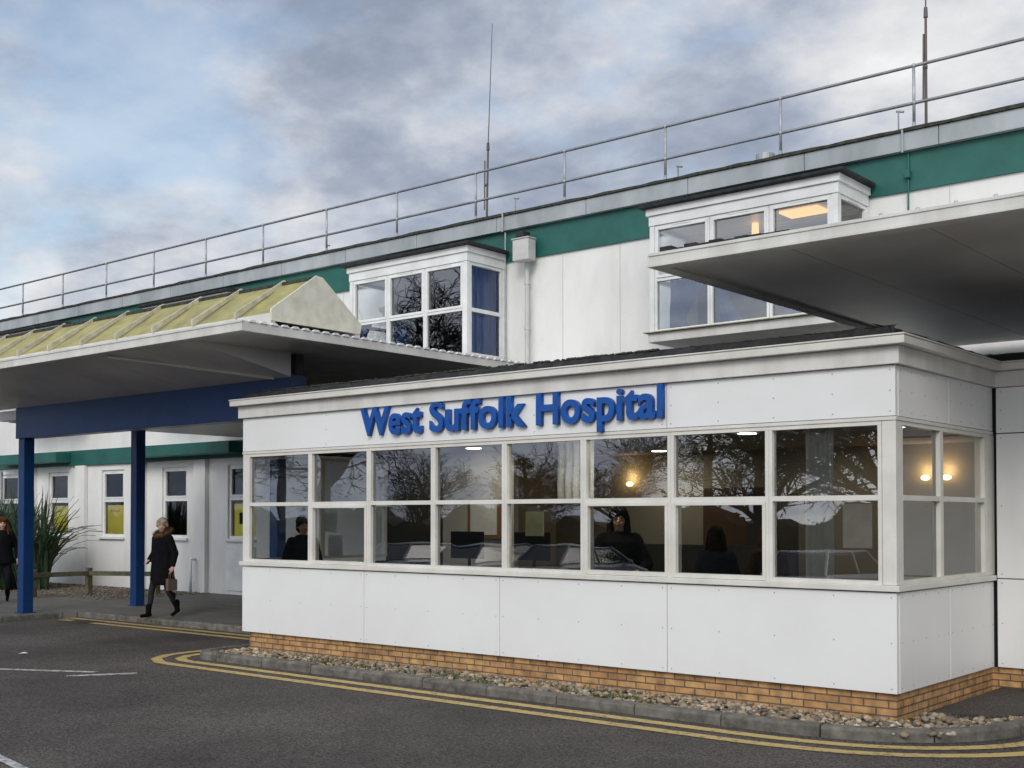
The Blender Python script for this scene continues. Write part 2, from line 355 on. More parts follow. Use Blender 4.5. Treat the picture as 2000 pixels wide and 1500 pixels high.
dc.obj('drain_cover',pm('cast_iron',(.06,.055,.05),rough=.7),label='cast iron drain cover set in the asphalt by the kerb',category='drain cover')
lt=MB(); lt.add([(-15.10,8.0,RZ+.01),(-15.0,8.03,RZ+.02),(-15.02,8.10,RZ+.012),(-15.1,8.08,RZ+.025)],[(0,1,2),(0,2,3)]); lt.obj('litter',PAPER,recalc=False,label='crumpled white scrap of paper lying on the asphalt',category='litter')
MB().prism([(-75,4),(-20.125,4),(-20.125,11.2),(-19.6,11.83),(-13.2,11.83),(-12.93,11.5),(-12.92,16.45),(-75,16.45)],-.11,-.004).obj('pavement',SLAB,kind='structure')
isl=[tuple(p) for p in off([q for q in KD if q.y<12 and q.x>-13.2 and not(q.x<-12.8 and q.y>10.9)],-.12)]
MB().prism(isl+[(-3.25,16.3),(-12.89,16.3),(-12.89,11.4)],-.11,-.045).obj('planting_bed',SOIL,kind='structure')
MB().prism([(-3.96,10.45),(-3.35,10.6),(-3.2,11.2),(-3.2,12.42),(8,12.42),(8,12.6),(-3.96,12.6)],-.05,-.002).obj('path',ASPH,kind='structure')
def pebbles(name,test,n,label,rng,bx,smin=.022,smax=.055,z0=-.03,zr=.02,mul=1):
    me=bpy.data.meshes.new(name); V=[];F=[];C=[]
    bm=bmesh.new(); bmesh.ops.create_icosphere(bm,subdivisions=1,radius=1); bv=[v.co.copy() for v in bm.verts]; bf=[[v.index for v in f.verts] for f in bm.faces]; bm.free()
    pal=[(.30,.23,.15),(.35,.28,.19),(.21,.17,.125),(.40,.35,.27),(.27,.18,.10),(.14,.125,.105),(.34,.23,.13),(.25,.20,.14)]
    k=0
    while k<n:
        x=rng.uniform(bx[0],bx[1]); y=rng.uniform(bx[2],bx[3])
        if not test(x,y): k+=.2; continue
        k+=1
        s=smin+(smax-smin)*rng.random()**1.6; M=Euler((rng.uniform(-.3,.3),rng.uniform(-.3,.3),rng.uniform(0,6.3))).to_matrix()
        sc=Vector((s*rng.uniform(.9,1.4),s*rng.uniform(.7,1),s*rng.uniform(.45,.7))); o=len(V); zz=z0+rng.uniform(.0,zr)
        c=rng.choice(pal); f=rng.uniform(.5,1.15)*mul
        for v in bv: V.append(tuple(M@Vector((v.x*sc.x,v.y*sc.y,v.z*sc.z))+Vector((x,y,zz)))); C.append((c[0]*f,c[1]*f,c[2]*f,1))
        for q in bf: F.append([i+o for i in q])
    me.from_pydata(V,[],F); me.polygons.foreach_set('use_smooth',[True]*len(F))
    ca=me.color_attributes.new('Col','FLOAT_COLOR','POINT'); ca.data.foreach_set('color',[q for c in C for q in c])
    me.materials.append(PEB); o=bpy.data.objects.new(name,me); COL.objects.link(o); o['kind']='stuff'; o['label']=label; o['category']='pebbles'
    return o
def inbed(x,y):
    if y<9.36: return False
    if x<-12.84: return False
    if x<-4.1: return y<9.99
    dx=x+4.3; dy=y-10.34
    if dy<0 and dx*dx+dy*dy>1.08**2: return False
    if x>-3.25: return False
    if y>10.5: return y<12.3 and x>-3.42
    return not(x<-4.0 and y>9.99)
pebbles('pebble_bed',inbed,4200,'rounded river pebbles between the kerb and brick plinth',random.Random(3),(-13.1,-3.2,9.3,12.3),.018,.044,-.04,.022,1.25)
pebbles('gravel_bed',lambda x,y:True,2600,'loose gravel around the spiky plant by the wall',random.Random(4),(-31,-22.3,13.6,16.3),.015,.035,0.0,.01,.8)
wd=MB(); rr=random.Random(5)
for k in range(34):
    x=rr.uniform(-11.8,-6.0); y=rr.uniform(9.4,9.75)
    for q in range(22):
        a=rr.uniform(0,6.3); L=rr.uniform(.02,.045); px=x+rr.gauss(0,.08);py=y+rr.gauss(0,.05); w=.007
        wd.add([(px-w,py,-.03),(px+w,py,-.03),(px+L*math.cos(a)*.9,py+L*math.sin(a)*.9,L*.6-.004)],[(0,1,2)])
wd.obj('weeds',pm('weed_green',(.07,.105,.024),(.04,.06,.016),rough=.7),recalc=False,kind='stuff',label='small green weeds growing among the pebbles',category='weeds')

# ------------------------------------------------------------ main building
mb_=empty('hospital_building',(-20,16.5,0),'two storey white hospital block with green fascia and bay windows','building')
Y0=16.5
bays=[(-10.11,-7.05),(-16.85,-13.87),(-23.6,-20.6),(-30.3,-27.3)]
gwin=[(-21.99+.0,-21.0),(-24.5,-23.5),(-27.1,-26.1),(-29.65,-28.65),(-32.2,-31.2),(-34.8,-33.8)]
def wall(T,a0,a1,c0,c1,holes,depth=.18):
    m=MB(T); A=sorted({a0,a1,*[h[0] for h in holes],*[h[1] for h in holes]}); C=sorted({c0,c1,*[h[2] for h in holes],*[h[3] for h in holes]})
    for i in range(len(A)-1):
        for j in range(len(C)-1):
            x=(A[i]+A[i+1])/2;z=(C[j]+C[j+1])/2
            if any(h[0]<x<h[1] and h[2]<z<h[3] for h in holes): continue
            m.quad((A[i],0,C[j]),(A[i+1],0,C[j]),(A[i+1],0,C[j+1]),(A[i],0,C[j+1]))
    for h in holes:
        x0,x1,z0,z1=h; d=-depth
        m.quad((x0,0,z0),(x1,0,z0),(x1,d,z0),(x0,d,z0)); m.quad((x0,0,z1),(x1,0,z1),(x1,d,z1),(x0,d,z1))
        m.quad((x0,0,z0),(x0,d,z0),(x0,d,z1),(x0,0,z1)); m.quad((x1,0,z0),(x1,d,z0),(x1,d,z1),(x1,0,z1))
    return m
holes=[(a,b,1.22,2.87) for a,b in gwin]+[(a+.1,b-.1,4.5,6.14) for a,b in bays]
wall(Tfront(Y0),-60,12,-.1,6.3,holes).obj('wall',RENDER,mb_,recalc=False)
def part(name,mat,parent,*boxes,**k):
    for b in boxes: MB().box(*b).obj(name,mat,parent,**k)
part('interior_partition',INTW,mb_,(-60,12,16.6,30,3.3,3.6),(-60,12,29.8,30,-.1,7.0),(-60,-59.8,16.5,29.79,-.1,6.8),(11.8,12,16.5,29.79,-.1,6.8),(-59.7,11.7,20.5,20.6,3.61,6.59),(-59.7,11.7,20.0,20.1,0,3.29))
for x in(-33,-25.5,-18.5,-12,-5): part('interior_partition',INTW,mb_,(x,x+.1,16.7,20.49,3.61,6.59))
for x in(-30.5,-25.3,-20.2): part('interior_partition',INTW,mb_,(x,x+.1,16.7,19.99,0,3.29))
MB().box(-60.1,12.1,16.45,30.1,6.86,7.12).obj('roof',BLACK,mb_)
MB().box(-60,12,16.46,16.6,6.28,6.85).obj('green_band',GREEN,mb_)
x=-60
while x<12: MB().box(x+.006,x+1.994,16.36,16.455,6.83,7.09).obj('roof_fascia',GREY,mb_,bevel=.004); x+=2.0
e=MB(); rr=random.Random(8); x=-60.1; h0=7.13
while x<12.1:
    h1=7.132+rr.uniform(-.008,.014); e.add([(x,16.33,7.092),(x+.25,16.33,7.092),(x+.25,16.33,h1),(x,16.33,h0),(x,16.6,h0+.005),(x+.25,16.6,h1+.005)],[(0,1,2,3),(3,2,5,4)]); h0=h1; x+=.25
e.obj('roof_edging',MOSS,mb_,recalc=False)
for x in(-12.6,-11.4,-5.9,-4.7,-18.2,-19.4): MB().box(x-.004,x+.004,16.494,16.499,3.4,6.27).obj('panel_joint',pm('joint_grey',(.58,.58,.56),rough=.9),mb_)
MB().box(-60,-12.9,16.42,16.499,3.02,3.40).obj('green_band',GREEN,mb_)
for a,b in((-25.2,-21.3),(-31.6,-28.4)):
    h=MB(); h.box(a,b,16.0,16.418,3.10,3.36); h.obj('hood',GREEN,mb_,bevel=.01)
for a,b in gwin:
    window(mb_,Tfront(Y0+.08),a,b,1.22,2.87,rows=(2.12,),fw=.065,fm=FRAME2,gm=GLASS3,sash=((a+.065,b-.065,2.16,2.805),),vent=True)
    MB(Tfront(Y0)).box(a-.05,b+.05,.0,.07,1.16,1.218).obj('sill',FRAME2,mb_,bevel=.006)
for x in(-20.6,-22.9,-25.35,-27.95,-30.45,-33.0):
    MB().box(x-.22,x+.22,16.39,16.498,-.05,3.01).obj('pilaster',RENDER,mb_,bevel=.01)
part('lower_panel',FRAME2,mb_,(-21.99,-21.0,16.46,16.498,.08,1.06))
MB().tube((-23.0,16.25,0),(-23.0,16.25,.75),.035).tube((-23.0,16.25,.75),(-23.0,16.45,.75),.03).obj('vent_pipe',FRAME2,mb_,smooth=True)
MB().tube((-31.8,16.3,0),(-31.8,16.3,2.95),.06).obj('downpipe',GALV,mb_,smooth=True)
def curtain(parent,T,a0,a1,c0,c1,mat=CURT,o=-.12,amp=.035,pinch=None,name='curtain'):
    m=MB(T); n=int((a1-a0)/.02)+2; rows=8
    for j in range(rows):
        for i in range(n-1):
            def P(i,j):
                t=i/(n-1); z=c0+(c1-c0)*j/(rows-1)
                k=1
                if pinch: k=1-.55*math.exp(-((z-pinch)/.35)**2)
                return (a0+(a1-a0)*t*k,o+amp*math.sin(t*(a1-a0)*60+.6*math.sin(j)),z)
            if j<rows-1: m.quad(P(i,j),P(i+1,j),P(i+1,j+1),P(i,j+1))
    return m.obj(name,mat,parent,recalc=False,smooth=True)
for bi,(a,b) in enumerate(bays):
    yf=15.43; T=Tfront(yf)
    by=MB().box(a,b,yf-.05,16.497,4.36,4.50).obj('bay_window',CREAM,mb_,bevel=.008)
    MB().box(a-.06,b+.06,yf-.11,16.495,4.502,4.515).obj('sill',pm('lichen_sill',(.45,.43,.28),(.25,.24,.14),rough=.8,scale=8),by)
    c=MB(); c.box(a-.012,b+.012,yf-.012,16.44,6.15,6.30); c.box(a-.045,b+.045,yf-.045,16.43,6.302,6.41); c.obj('cornice',FRAME2,by,bevel=.005)
    c=MB(); c.box(a-.13,b+.13,yf-.13,16.42,6.412,6.465); c.box(a-.05,b+.05,yf,16.42,6.465,6.50); c.obj('flat_roof',BLACK,by,bevel=.012)
    for x in(a,b-.08):
        MB().box(x,x+.08,yf,yf+.08,4.516,6.148).obj('corner_post',FRAME2,by); MB().box(x,x+.08,16.40,16.49,4.516,6.148).obj('corner_post',FRAME2,by)
    W=(b-a-.16)/3
    for k in range(3):
        x0=a+.08+k*W
        window(by,Tfront(yf+.045),x0+.004,x0+W-.004,4.517,6.147,rows=(5.32,),fw=.038,fm=FRAME2,gm=GLASS2,sash=((x0+.04,x0+W-.04,5.345,6.11),),vent=True)
    window(by,TsideR(b-.045),yf+.085,16.395,4.517,6.147,rows=(5.32,),fw=.05,fm=FRAME2,gm=GLASS3,vent=True)
    window(by,TsideL(a+.045),yf+.085,16.395,4.517,6.147,rows=(5.32,),fw=.05,fm=FRAME2,gm=GLASS3)
    if bi==0:
        curtain(by,Tfront(yf),a+.30,a+.95,4.53,5.3,o=-.11,pinch=4.7); curtain(by,Tfront(yf),-9.05,-8.5,4.53,5.3,o=-.11,pinch=5.0)
        curtain(by,Tfront(yf),b-.85,b-.3,4.53,5.3,o=-.11,pinch=5.0)
    if bi==1:
        curtain(by,TsideR(b),yf+.15,yf+.95,4.53,6.12,o=-.14); curtain(by,Tfront(yf),a+.12,a+.6,4.53,5.3,o=-.11,pinch=5.0)
        curtain(by,Tfront(yf),a+1.1,a+1.7,4.53,5.2,o=-.11,pinch=5.1)
MB().box(-8.15,-7.55,15.85,16.25,6.115,6.145).obj('ceiling_light_or_added_disc',LITP,mb_)
MB().box(-59.9,11.9,16.61,29.7,6.60,6.63).obj('ceiling',INTC,mb_)
MB().tube((-8.75,16.25,5.85),(-8.75,16.25,6.14),.06,.05,14).obj('pendant_light',LITP,mb_,smooth=True)
PG=pm('pipe_grey',(.56,.56,.54),rough=.5)
h=MB(); h.box(-13.44,-13.08,16.14,16.35,6.19,6.56); h.box(-13.46,-13.06,16.12,16.352,6.562,6.585); hp=h.obj('hopper',PG,mb_,bevel=.012)
MB().box(-13.38,-13.2,16.15,16.35,6.587,6.70).obj('hopper_outlet',BLACK,mb_,bevel=.01)
d=MB(); d.tube((-13.30,16.38,3.4),(-13.30,16.38,6.189),.042,n=14)
for z in(4.2,5.0,5.8): d.tube((-13.30,16.38,z),(-13.30,16.38,z+.06),.053,n=14)
d.obj('downpipe',PG,mb_)
for q,mt in(((( -13.82,16.40,3.4),(-13.82,16.40,6.8),.014),GALV),(((-13.82,16.32,6.8),(-13.82,16.32,7.15),.016),GALV),(((-6.50,16.33,6.8),(-6.50,16.33,7.12),.014),GREY),(((-6.46,16.44,5.6),(-6.46,16.44,6.83),.014),GREEN)):
    MB().tube(q[0],q[1],q[2],n=8).obj('conduit',mt,mb_)
MB().box(-6.50,-6.42,16.38,16.45,6.45,6.56).obj('junction_box',GREEN,mb_,bevel=.01)
MB().tube((-9.5,18.0,7.1),(-9.5,18.0,7.62),.13,n=18).tube((-9.5,18.0,7.62),(-9.5,18.0,7.74),.16,n=18).obj('flue',GALV,mb_)
for x,hh in((-14.25,.42),(-10.7,.35),(-19.5,.3),(-6.9,.45)):
    d=MB(); d.tube((x,17.2,7.1),(x,17.2,7.1+hh+.15),.013,n=8); d.tube((x-.03,17.2,7.25+hh),(x+.08,17.2,7.22+hh),.018,n=8); d.obj('vent_pipe',GREY,mb_)

rl=empty('roof_railing',(-15,16.9,7.13),'galvanised two-rail safety railing along the flat roof edge','railing')
for k in range(-4,20):
    x=-6.55-2.105*k
    m=MB(); m.tube((x,16.9,7.36),(x,16.9,8.20),.022,n=10); m.tube((x,16.9,7.13),(x,16.9,7.38),.055,.026,n=10); m.ell((x,16.9,8.20),.036,10); m.ell((x,16.9,7.66),.036,10)
    m.obj('railing_post',GALV,rl,smooth=True)
RS=pm('rail_steel',(.26,.28,.295),(.18,.195,.205),rough=.5,metal=.3)
for z in(8.20,7.66): MB().tube((-47,16.9,z),(2,16.9,z),.023,n=10).obj('rail',RS,rl,smooth=True)
ANT=pm('antenna_metal',(.13,.11,.10),rough=.6)
def mast(x,y,zs,label,dx):
    e=empty('antenna_mast',(x,y,7.1),label,'antenna',group='whip antennas on the roof')
    m=MB()
    m.tube((x,y,7.1),(x+dx*.3,y,zs[0]),.024,.02,8); m.tube((x-.03,y-.02,7.9),(x-.02,y-.02,8.9),.014,n=6); m.tube((x-.03,y-.02,8.4),(x+.03,y,8.4),.03,n=6); m.obj('pole',ANT,e)
    m=MB(); m.tube((x+dx*.3,y,zs[0]),(x+dx,y,zs[1]),.011,.006,6); m.tube((x+dx*.3,y,zs[0]-.05),(x+dx*.3,y,zs[0]+.10),.034,.028,8)
    m.obj('whip',ANT,e)
mast(-15.84,18.2,(9.15,11.65),'tall thin whip antenna on a pole behind the railing',.16)
mast(-6.64,17.6,(9.2,11.6),'dark thin antenna mast with clamps standing on the roof',.02)

# ------------------------------------------------------------ reception block
kk=empty('reception_building',(-8.5,9.92,0),'low white panelled reception block with strip windows and brick plinth','building')
FY=9.92; SX=-4.02; LX=-12.9; WY=12.39
def inset(d):
    return [(LX+d,FY+d),(SX-d,FY+d),(SX-d,WY+d),(8,WY+d),(8,16.3),(LX+d,16.3)]
part('brick_plinth',BRICK,kk,(LX+.1,SX-.03,FY+.05,FY+.2,-.07,.195),(SX-.2,SX-.031,FY+.2,WY+.2,-.07,.194),(SX-.031,8,WY+.04,WY+.2,-.07,.193),(LX+.101,LX+.25,FY+.2,16.3,-.07,.194))
part('wall',DARKGAP,kk,(LX+.06,SX-.06,FY+.055,FY+.09,.196,1.06),(SX-.09,SX-.055,FY+.1,WY+.1,.196,1.06),(SX-.05,8,WY+.055,WY+.09,.196,3.0),
 (LX+.06,SX-.06,FY+.055,FY+.09,2.56,3.0),(SX-.09,SX-.055,FY+.1,WY+.1,2.56,3.0),(LX+.055,LX+.09,FY+.1,16.3,.196,1.06),(LX+.055,LX+.09,FY+.1,16.3,2.56,3.0),(LX+.055,LX+.09,12.5,16.3,1.06,2.56))
RIV=pm('rivet_grey',(.38,.38,.38),rough=.4)
def panel(T,a0,a1,c0,c1):
    m=MB(T); m.box(a0+.004,a1-.004,-.05,0,c0,c1); p=m.obj('cladding_panel',WHITE,kk,bevel=.003)
    s=MB(T); mid=(a0+a1)/2
    for a in(a0+.05,(a0+mid)/2,mid,(mid+a1)/2,a1-.05):
        for c in(c0+.04,(c0+c1)/2,c1-.04):
            s.box(a-.006,a+.006,0.0005,.002,c-.006,c+.006)
    s.obj('rivet_row',RIV,p,kind='stuff')
js=[LX,-10.57,-8.44,-6.31,SX]
for a,b in zip(js[:-1],js[1:]):
    panel(Tfront(FY),a,b,.20,1.055)
for a,b in((LX,-6.31),(-6.31,SX)): panel(Tfront(FY),a,b,2.565,3.0)
for a,b in((FY+.055,11.17),(11.17,WY-.0)):
    panel(TsideR(SX),a,b,.20,1.055); panel(TsideR(SX),a,b,2.565,3.0)
for x in(SX+.03,SX+2.2,SX+4.4,SX+6.6):
    for c in((.20,1.08),(1.09,2.535),(2.545,3.0)): panel(Tfront(WY),x,x+2.17,*c)
for y in(9.98,12.1,14.2): panel(TsideL(LX),y,y+2.1,.2,1.055); panel(TsideL(LX),y,y+2.1,2.565,3.0)
s=MB(); s.prism([(LX-.03,FY-.032),(SX+.032,FY-.032),(SX+.032,WY-.002),(SX-.1,WY-.002),(SX-.1,FY+.1),(LX-.03,FY+.1)],1.066,1.118); s.obj('sill',WFRAME,kk,bevel=.006)
s=MB(); s.prism([(LX,FY-.005),(SX+.005,FY-.005),(SX+.005,WY-.002),(SX-.1,WY-.002),(SX-.1,FY+.1),(LX,FY+.1)],2.528,2.560); s.obj('window_head',WFRAME,kk,bevel=.003)
mull=[-12.80,-11.56,-10.50,-9.44,-8.38,-7.32,-6.27,-5.22,-4.15]
for i,(a,b) in enumerate(zip(mull[:-1],mull[1:])):
    sash=()
    if i in(1,5,6): sash=((a+.03,b-.03,1.122,1.845),)
    window(kk,Tfront(FY+.045),a+.001,b-.001,1.119,2.527,rows=(1.868,),fw=.035,dep=.04,sash=sash)
window(kk,TsideR(SX-.045),FY+.13,11.0,1.119,2.527,rows=(1.868,),fw=.035,dep=.04,gm=GLASS4); window(kk,TsideR(SX-.045),11.002,12.2,1.119,2.527,rows=(1.868,),fw=.035,dep=.04,gm=GLASS4)
for y in(10.0,11.25): window(kk,TsideL(LX+.045),y,y+1.248,1.119,2.527,rows=(1.868,),fw=.035,dep=.04,gm=GLASS3)
for q in((-4.148,SX-.003,FY+.003,FY+.128),(LX+.002,-12.801,FY+.003,FY+.08),(-4.14,SX-.004,12.202,WY+.05)): MB().box(*q,1.119,2.527).obj('corner_post',WFRAME,kk,bevel=.006)
def ring(d,back=16.3): return [(LX-d,FY-d),(SX+d,FY-d),(SX+d,WY-d),(8,WY-d),(8,back),(LX-d,back)]
fb=MB(); fb.prism(ring(.045),3.004,3.16); fb.obj('fascia_board',CREAM,kk,bevel=.004)
fb=MB(); fb.prism(ring(.125),3.162,3.232); fb.prism(ring(.135),3.234,3.25); fb.obj('cornice',WFRAME,kk,bevel=.006)
m=MB(); rr=random.Random(9)
P=resample([(LX+.0,FY+.0),(SX-.02,FY+.0),(SX-.02,WY+.0),(8,WY+.0)],.12)
m.prism([(LX,FY+.12),(SX-.12,FY+.12),(SX-.12,WY+.12),(8,WY+.12),(8,16.3),(LX,16.3)],3.251,3.355)
h0=3.33
for i in range(len(P)-1):
    a,b=P[i],P[i+1]; t=(b-a).normalized(); nn=Vector((-t.y,t.x)); h1=3.335+rr.uniform(-.008,.008)
    m.add([(*(a+nn*.01),3.252),(*(b+nn*.01),3.252),(*(b+nn*.04),h1),(*(a+nn*.04),h0),(*(b+nn*.2),h1+.035),(*(a+nn*.2),h0+.035)],[(0,1,2,3),(3,2,5,4)]); h0=h1
m.obj('roof',BLACK,kk,recalc=False)
mo=MB()
for k in range(700):
    x=LX+(-6.5-LX)*(1-rr.random()**1.3); y=FY+rr.uniform(.03,.2); dens=.5+.5*math.sin(x*2.3)*math.sin(x*5.1+1)
    if rr.random()>dens: continue
    mo.ell((x,y,3.335+(y-FY)*.2),(rr.uniform(.01,.03),rr.uniform(.01,.03),rr.uniform(.006,.014)),6)
mo.obj('moss',MOSS,kk,smooth=True,kind='stuff')
# interior
MB().prism(inset(.11),.03,.06).obj('floor',INTF,kk)
MB().prism(inset(.11),2.60,2.64).obj('ceiling',INTC,kk)
part('interior_wall',INTW,kk,(LX+.11,7.9,14.5,14.6,.061,2.599),(-11.3,-11.2,12.9,14.49,.061,2.598),(-3.9,-3.8,WY+.2,14.49,.061,2.598),(SX,7.9,WY+.12,WY+.14,.061,2.599))
MB().box(-8.6,-7.7,14.44,14.498,.06,2.1).obj('interior_door',BROWNW,kk,bevel=.01)
DK=pm('interior_dark',(.06,.055,.05),rough=.7)
part('screen_wall',DK,kk,(-10.0,-6.6,13.2,13.3,.06,1.35),(-7.3,-6.9,13.31,13.9,.06,2.0))
part('partition',INTP,kk,(-11.6,-10.3,12.4,12.5,.06,2.59))
for x,y in((-10.4,11.7),(-8.9,13.8),(-6.3,11.5),(-6.45,13.5),(-4.7,11.6),(-12.2,13.6)):
    l=MB(); l.tube((x,y,2.592),(x,y,2.599),.10,n=20); l.obj('ceiling_light_or_added_disc',LIT,kk)
    L=bpy.data.lights.new('downlight_or_fill','AREA'); L.shape='DISK'; L.size=.2; L.energy=8 if x<-10 else 5; L.color=(1,.9,.76); o=bpy.data.objects.new('downlight_or_fill_lamp',L); COL.objects.link(o); o.location=(x,y,2.585)
l=MB(); l.tube((-7.35,10.12,2.592),(-7.35,10.12,2.599),.08,n=20); l.obj('ceiling_light_or_added_disc',LIT,kk)  # added glowing disc, goes with the fill lamp over the woman
L=bpy.data.lights.new('downlight_or_fill','AREA'); L.shape='DISK'; L.size=.2; L.energy=10; L.color=(1,.9,.76); o=bpy.data.objects.new('downlight_or_fill_lamp',L); COL.objects.link(o); o.location=(-7.35,10.12,2.585)  # added fill lamp to brighten the woman's face, no known fitting
for x in(-5.48,-5.22,-9.8,-11.9):
    m=MB(); m.ell((x,14.42,2.18),(.055,.05,.035),14); m.obj('wall_light',LITW,kk,smooth=True)
    L=bpy.data.lights.new('wall_lamp','POINT'); L.energy=2.4; L.shadow_soft_size=.05; L.color=(1,.66,.30); o=bpy.data.objects.new('wall_lamp_glow',L); COL.objects.link(o); o.location=(x,14.40,2.27)
BF=pm('blind_fabric',(.7,.7,.66),rough=.9)
curtain(kk,Tfront(10.12),-4.95,-4.68,1.1,2.58,mat=BF,o=0,amp=.015,name='blind')
curtain(kk,Tfront(10.7),-8.25,-7.75,1.9,2.58,mat=BF,o=0,amp=.01,name='blind')
dk=empty('reception_desk',(-10,11.2,.06),'long pale reception desk behind the strip windows','desk')
MB().box(-11.5,-8.4,10.9,11.6,.78,.82).obj('desk_top',pm('beech',(.4,.28,.15),rough=.5),dk,bevel=.006)
part('desk_panel',BROWNW,dk,(-11.45,-8.45,11.5,11.55,.06,.779),(-11.45,-11.40,10.95,11.49,.06,.779),(-8.5,-8.45,10.95,11.49,.06,.779))
for x in(-10.15,-9.1):
    e=empty('computer_monitor',(x,11.3,.82),'black flat computer monitor on the reception desk','monitor',group='monitors on the reception desk')
    MB().box(x-.27,x+.27,11.28,11.32,1.18,1.52).obj('screen',BLK,e,bevel=.008)
    MB().tube((x,11.34,.84),(x,11.34,1.2),.02).box(x-.12,x+.12,11.25,11.43,.82,.838).obj('stand',BLK,e)
pf=empty('framed_picture',(-11.9,12.85,1.5),'wooden framed picture on the reception wall','picture')
MB().box(-11.1,-10.5,12.36,12.39,1.40,1.95).obj('frame',pm('oak_frame',(.25,.14,.06),rough=.5),pf,bevel=.01); MB().box(-11.04,-10.56,12.352,12.358,1.46,1.89).obj('print',PAPER,pf)
pn=MB(); pn.box(-8.12,-7.87,9.971,9.973,1.50,1.76); pn.obj('paper_notice',YELP,label='plain cream paper notice taped inside the window',category='notice')
pn=MB(); pn.box(-5.9,-5.55,13.0,13.01,1.35,1.85); pn.obj('paper_notice',PAPER,label='white printed poster inside the reception',category='notice')

# lettering
def textmesh(txt,mat,offset=.02,extrude=.05):
    cu=bpy.data.curves.new('t','FONT'); cu.body=txt; cu.extrude=extrude; cu.offset=offset; cu.resolution_u=6; cu.space_character=1.03
    o=bpy.data.objects.new('t',cu); COL.objects.link(o); bpy.context.view_layer.update()
    dg=bpy.context.evaluated_depsgraph_get(); me=bpy.data.meshes.new_from_object(o.evaluated_get(dg)); bpy.data.objects.remove(o); me.materials.clear(); me.materials.append(mat); return me
def hext(me,i): return min(v.co[i] for v in me.vertices),max(v.co[i] for v in me.vertices)
def place_text(txt,x0,x1,zb,caph,yfront,ythick,mat,parent,name,offset=.02,xr=None):
    me=textmesh(txt,mat,offset); H=textmesh('H',mat,offset); h0,h1=hext(H,1); a,b=hext(me,0)
    xh=hext(textmesh('x',mat,offset),1)[1]-h0; cap=h1-h0
    def fy(y):
        y-=h0
        if xr is None or y<=0: return y*caph/cap
        X=xr*caph
        if y<=xh: return y*X/xh
        return X+(y-xh)*(caph-X)/(cap-xh)
    sx=(x1-x0)/(b-a)
    for v in me.vertices:
        x,y,z=v.co; v.co=(x0+(x-a)*sx, yfront+(0 if z>0 else ythick), zb+fy(y))
    me.name=name; o=bpy.data.objects.new(name,me); COL.objects.link(o)
    c=Vector((x0,yfront,zb))
    for v in me.vertices: v.co-=c
    o.location=c-(parent.location if parent else Vector()); o.parent=parent
    return o
sg=empty('hospital_sign',(-8.46,9.87,2.67),'blue raised lettering reading West Suffolk Hospital on the white fascia','sign')
for t,a,b in(('West',-10.58,-9.57),('Suffolk',-9.44,-8.04),('Hospital',-7.89,-6.32)):
    place_text(t,a,b,2.665,.33,FY-.06,.05,LETTER,sg,'word',.024,.74)

for i,(a,b) in enumerate(gwin[:4]):  # coloured panels behind the glass imitate the reflection of an ambulance
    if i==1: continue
    e=empty('ambulance_reflection',((a+b)/2,16.60,1.35),'yellow panel imitating an ambulance reflection in the window','painted reflection')
    MB().box(a+.12,b-.08,16.600,16.604,1.29,2.0).obj('reflection_panel',YEL,e)
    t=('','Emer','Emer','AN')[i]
    if t: place_text(t,a+.28,a+.28+.1*len(t),1.83,.075,16.597,.002,RED,e,'print',.0)  # lettering painted as part of the imitated reflection
    else: MB().box(a+.3,b-.3,16.596,16.598,1.55,1.8).obj('print',BLK,e)  # dark patch painted for the ambulance window in the reflection

# ------------------------------------------------------------ canopies
GAB=pm('cream_gable',(.78,.75,.63),(.58,.55,.43),rough=.6,scale=5,lo=.25,hi=.6)
BAR=pm('bar_cream',(.62,.59,.44),(.40,.38,.27),rough=.6,scale=8)
def lantern(parent,x0,x1):
    yA,yB,yr=9.68,11.15,10.42; zb,zr=4.24,4.81
    s=MB().box(x0,x1,yA-.03,yA+.05,4.12,zb+.04).box(x0,x1,yB-.05,yB+.03,4.12,zb+.04).box(x0,x0+.05,yA+.051,yB-.051,4.12,zb).obj('skylight',CREAM,parent,bevel=.005)
    g=MB(); g.quad((x0,yA,zb+.04),(x1,yA,zb+.04),(x1,yr-.04,zr),(x0,yr-.04,zr)); g.quad((x0,yr+.04,zr),(x1,yr+.04,zr),(x1,yB,zb+.04),(x0,yB,zb+.04)); g.obj('glazing',POLY,s,recalc=False)
    r=MB(); r.box(x0,x1,yr-.05,yr+.05,zr-.01,zr+.045); r.obj('ridge',MOSS,s,bevel=.01)
    x=x1-.68
    while x>x0:
        b=MB()
        for (p,q) in(((yA-.07,zb+.04),(yr,zr+.02)),((yB+.07,zb+.04),(yr,zr+.02))):
            b.xprism([(p[0],p[1]),(q[0],q[1]),(q[0],q[1]+.06),(p[0],p[1]+.07)],x-.02,x+.02)
        b.obj('glazing_bar',BAR,s); x-=.93
    for x in(x0,x1):
        e=MB(); e.xprism([(yA-.03,4.18),(yA-.03,zb+.09),(yr-.03,zr+.05),(yr+.08,zr+.04),(yB+.05,zb+.07),(yB+.02,4.18)],x-.012,x+.014); e.obj('gable_end',GAB,s,bevel=.003)
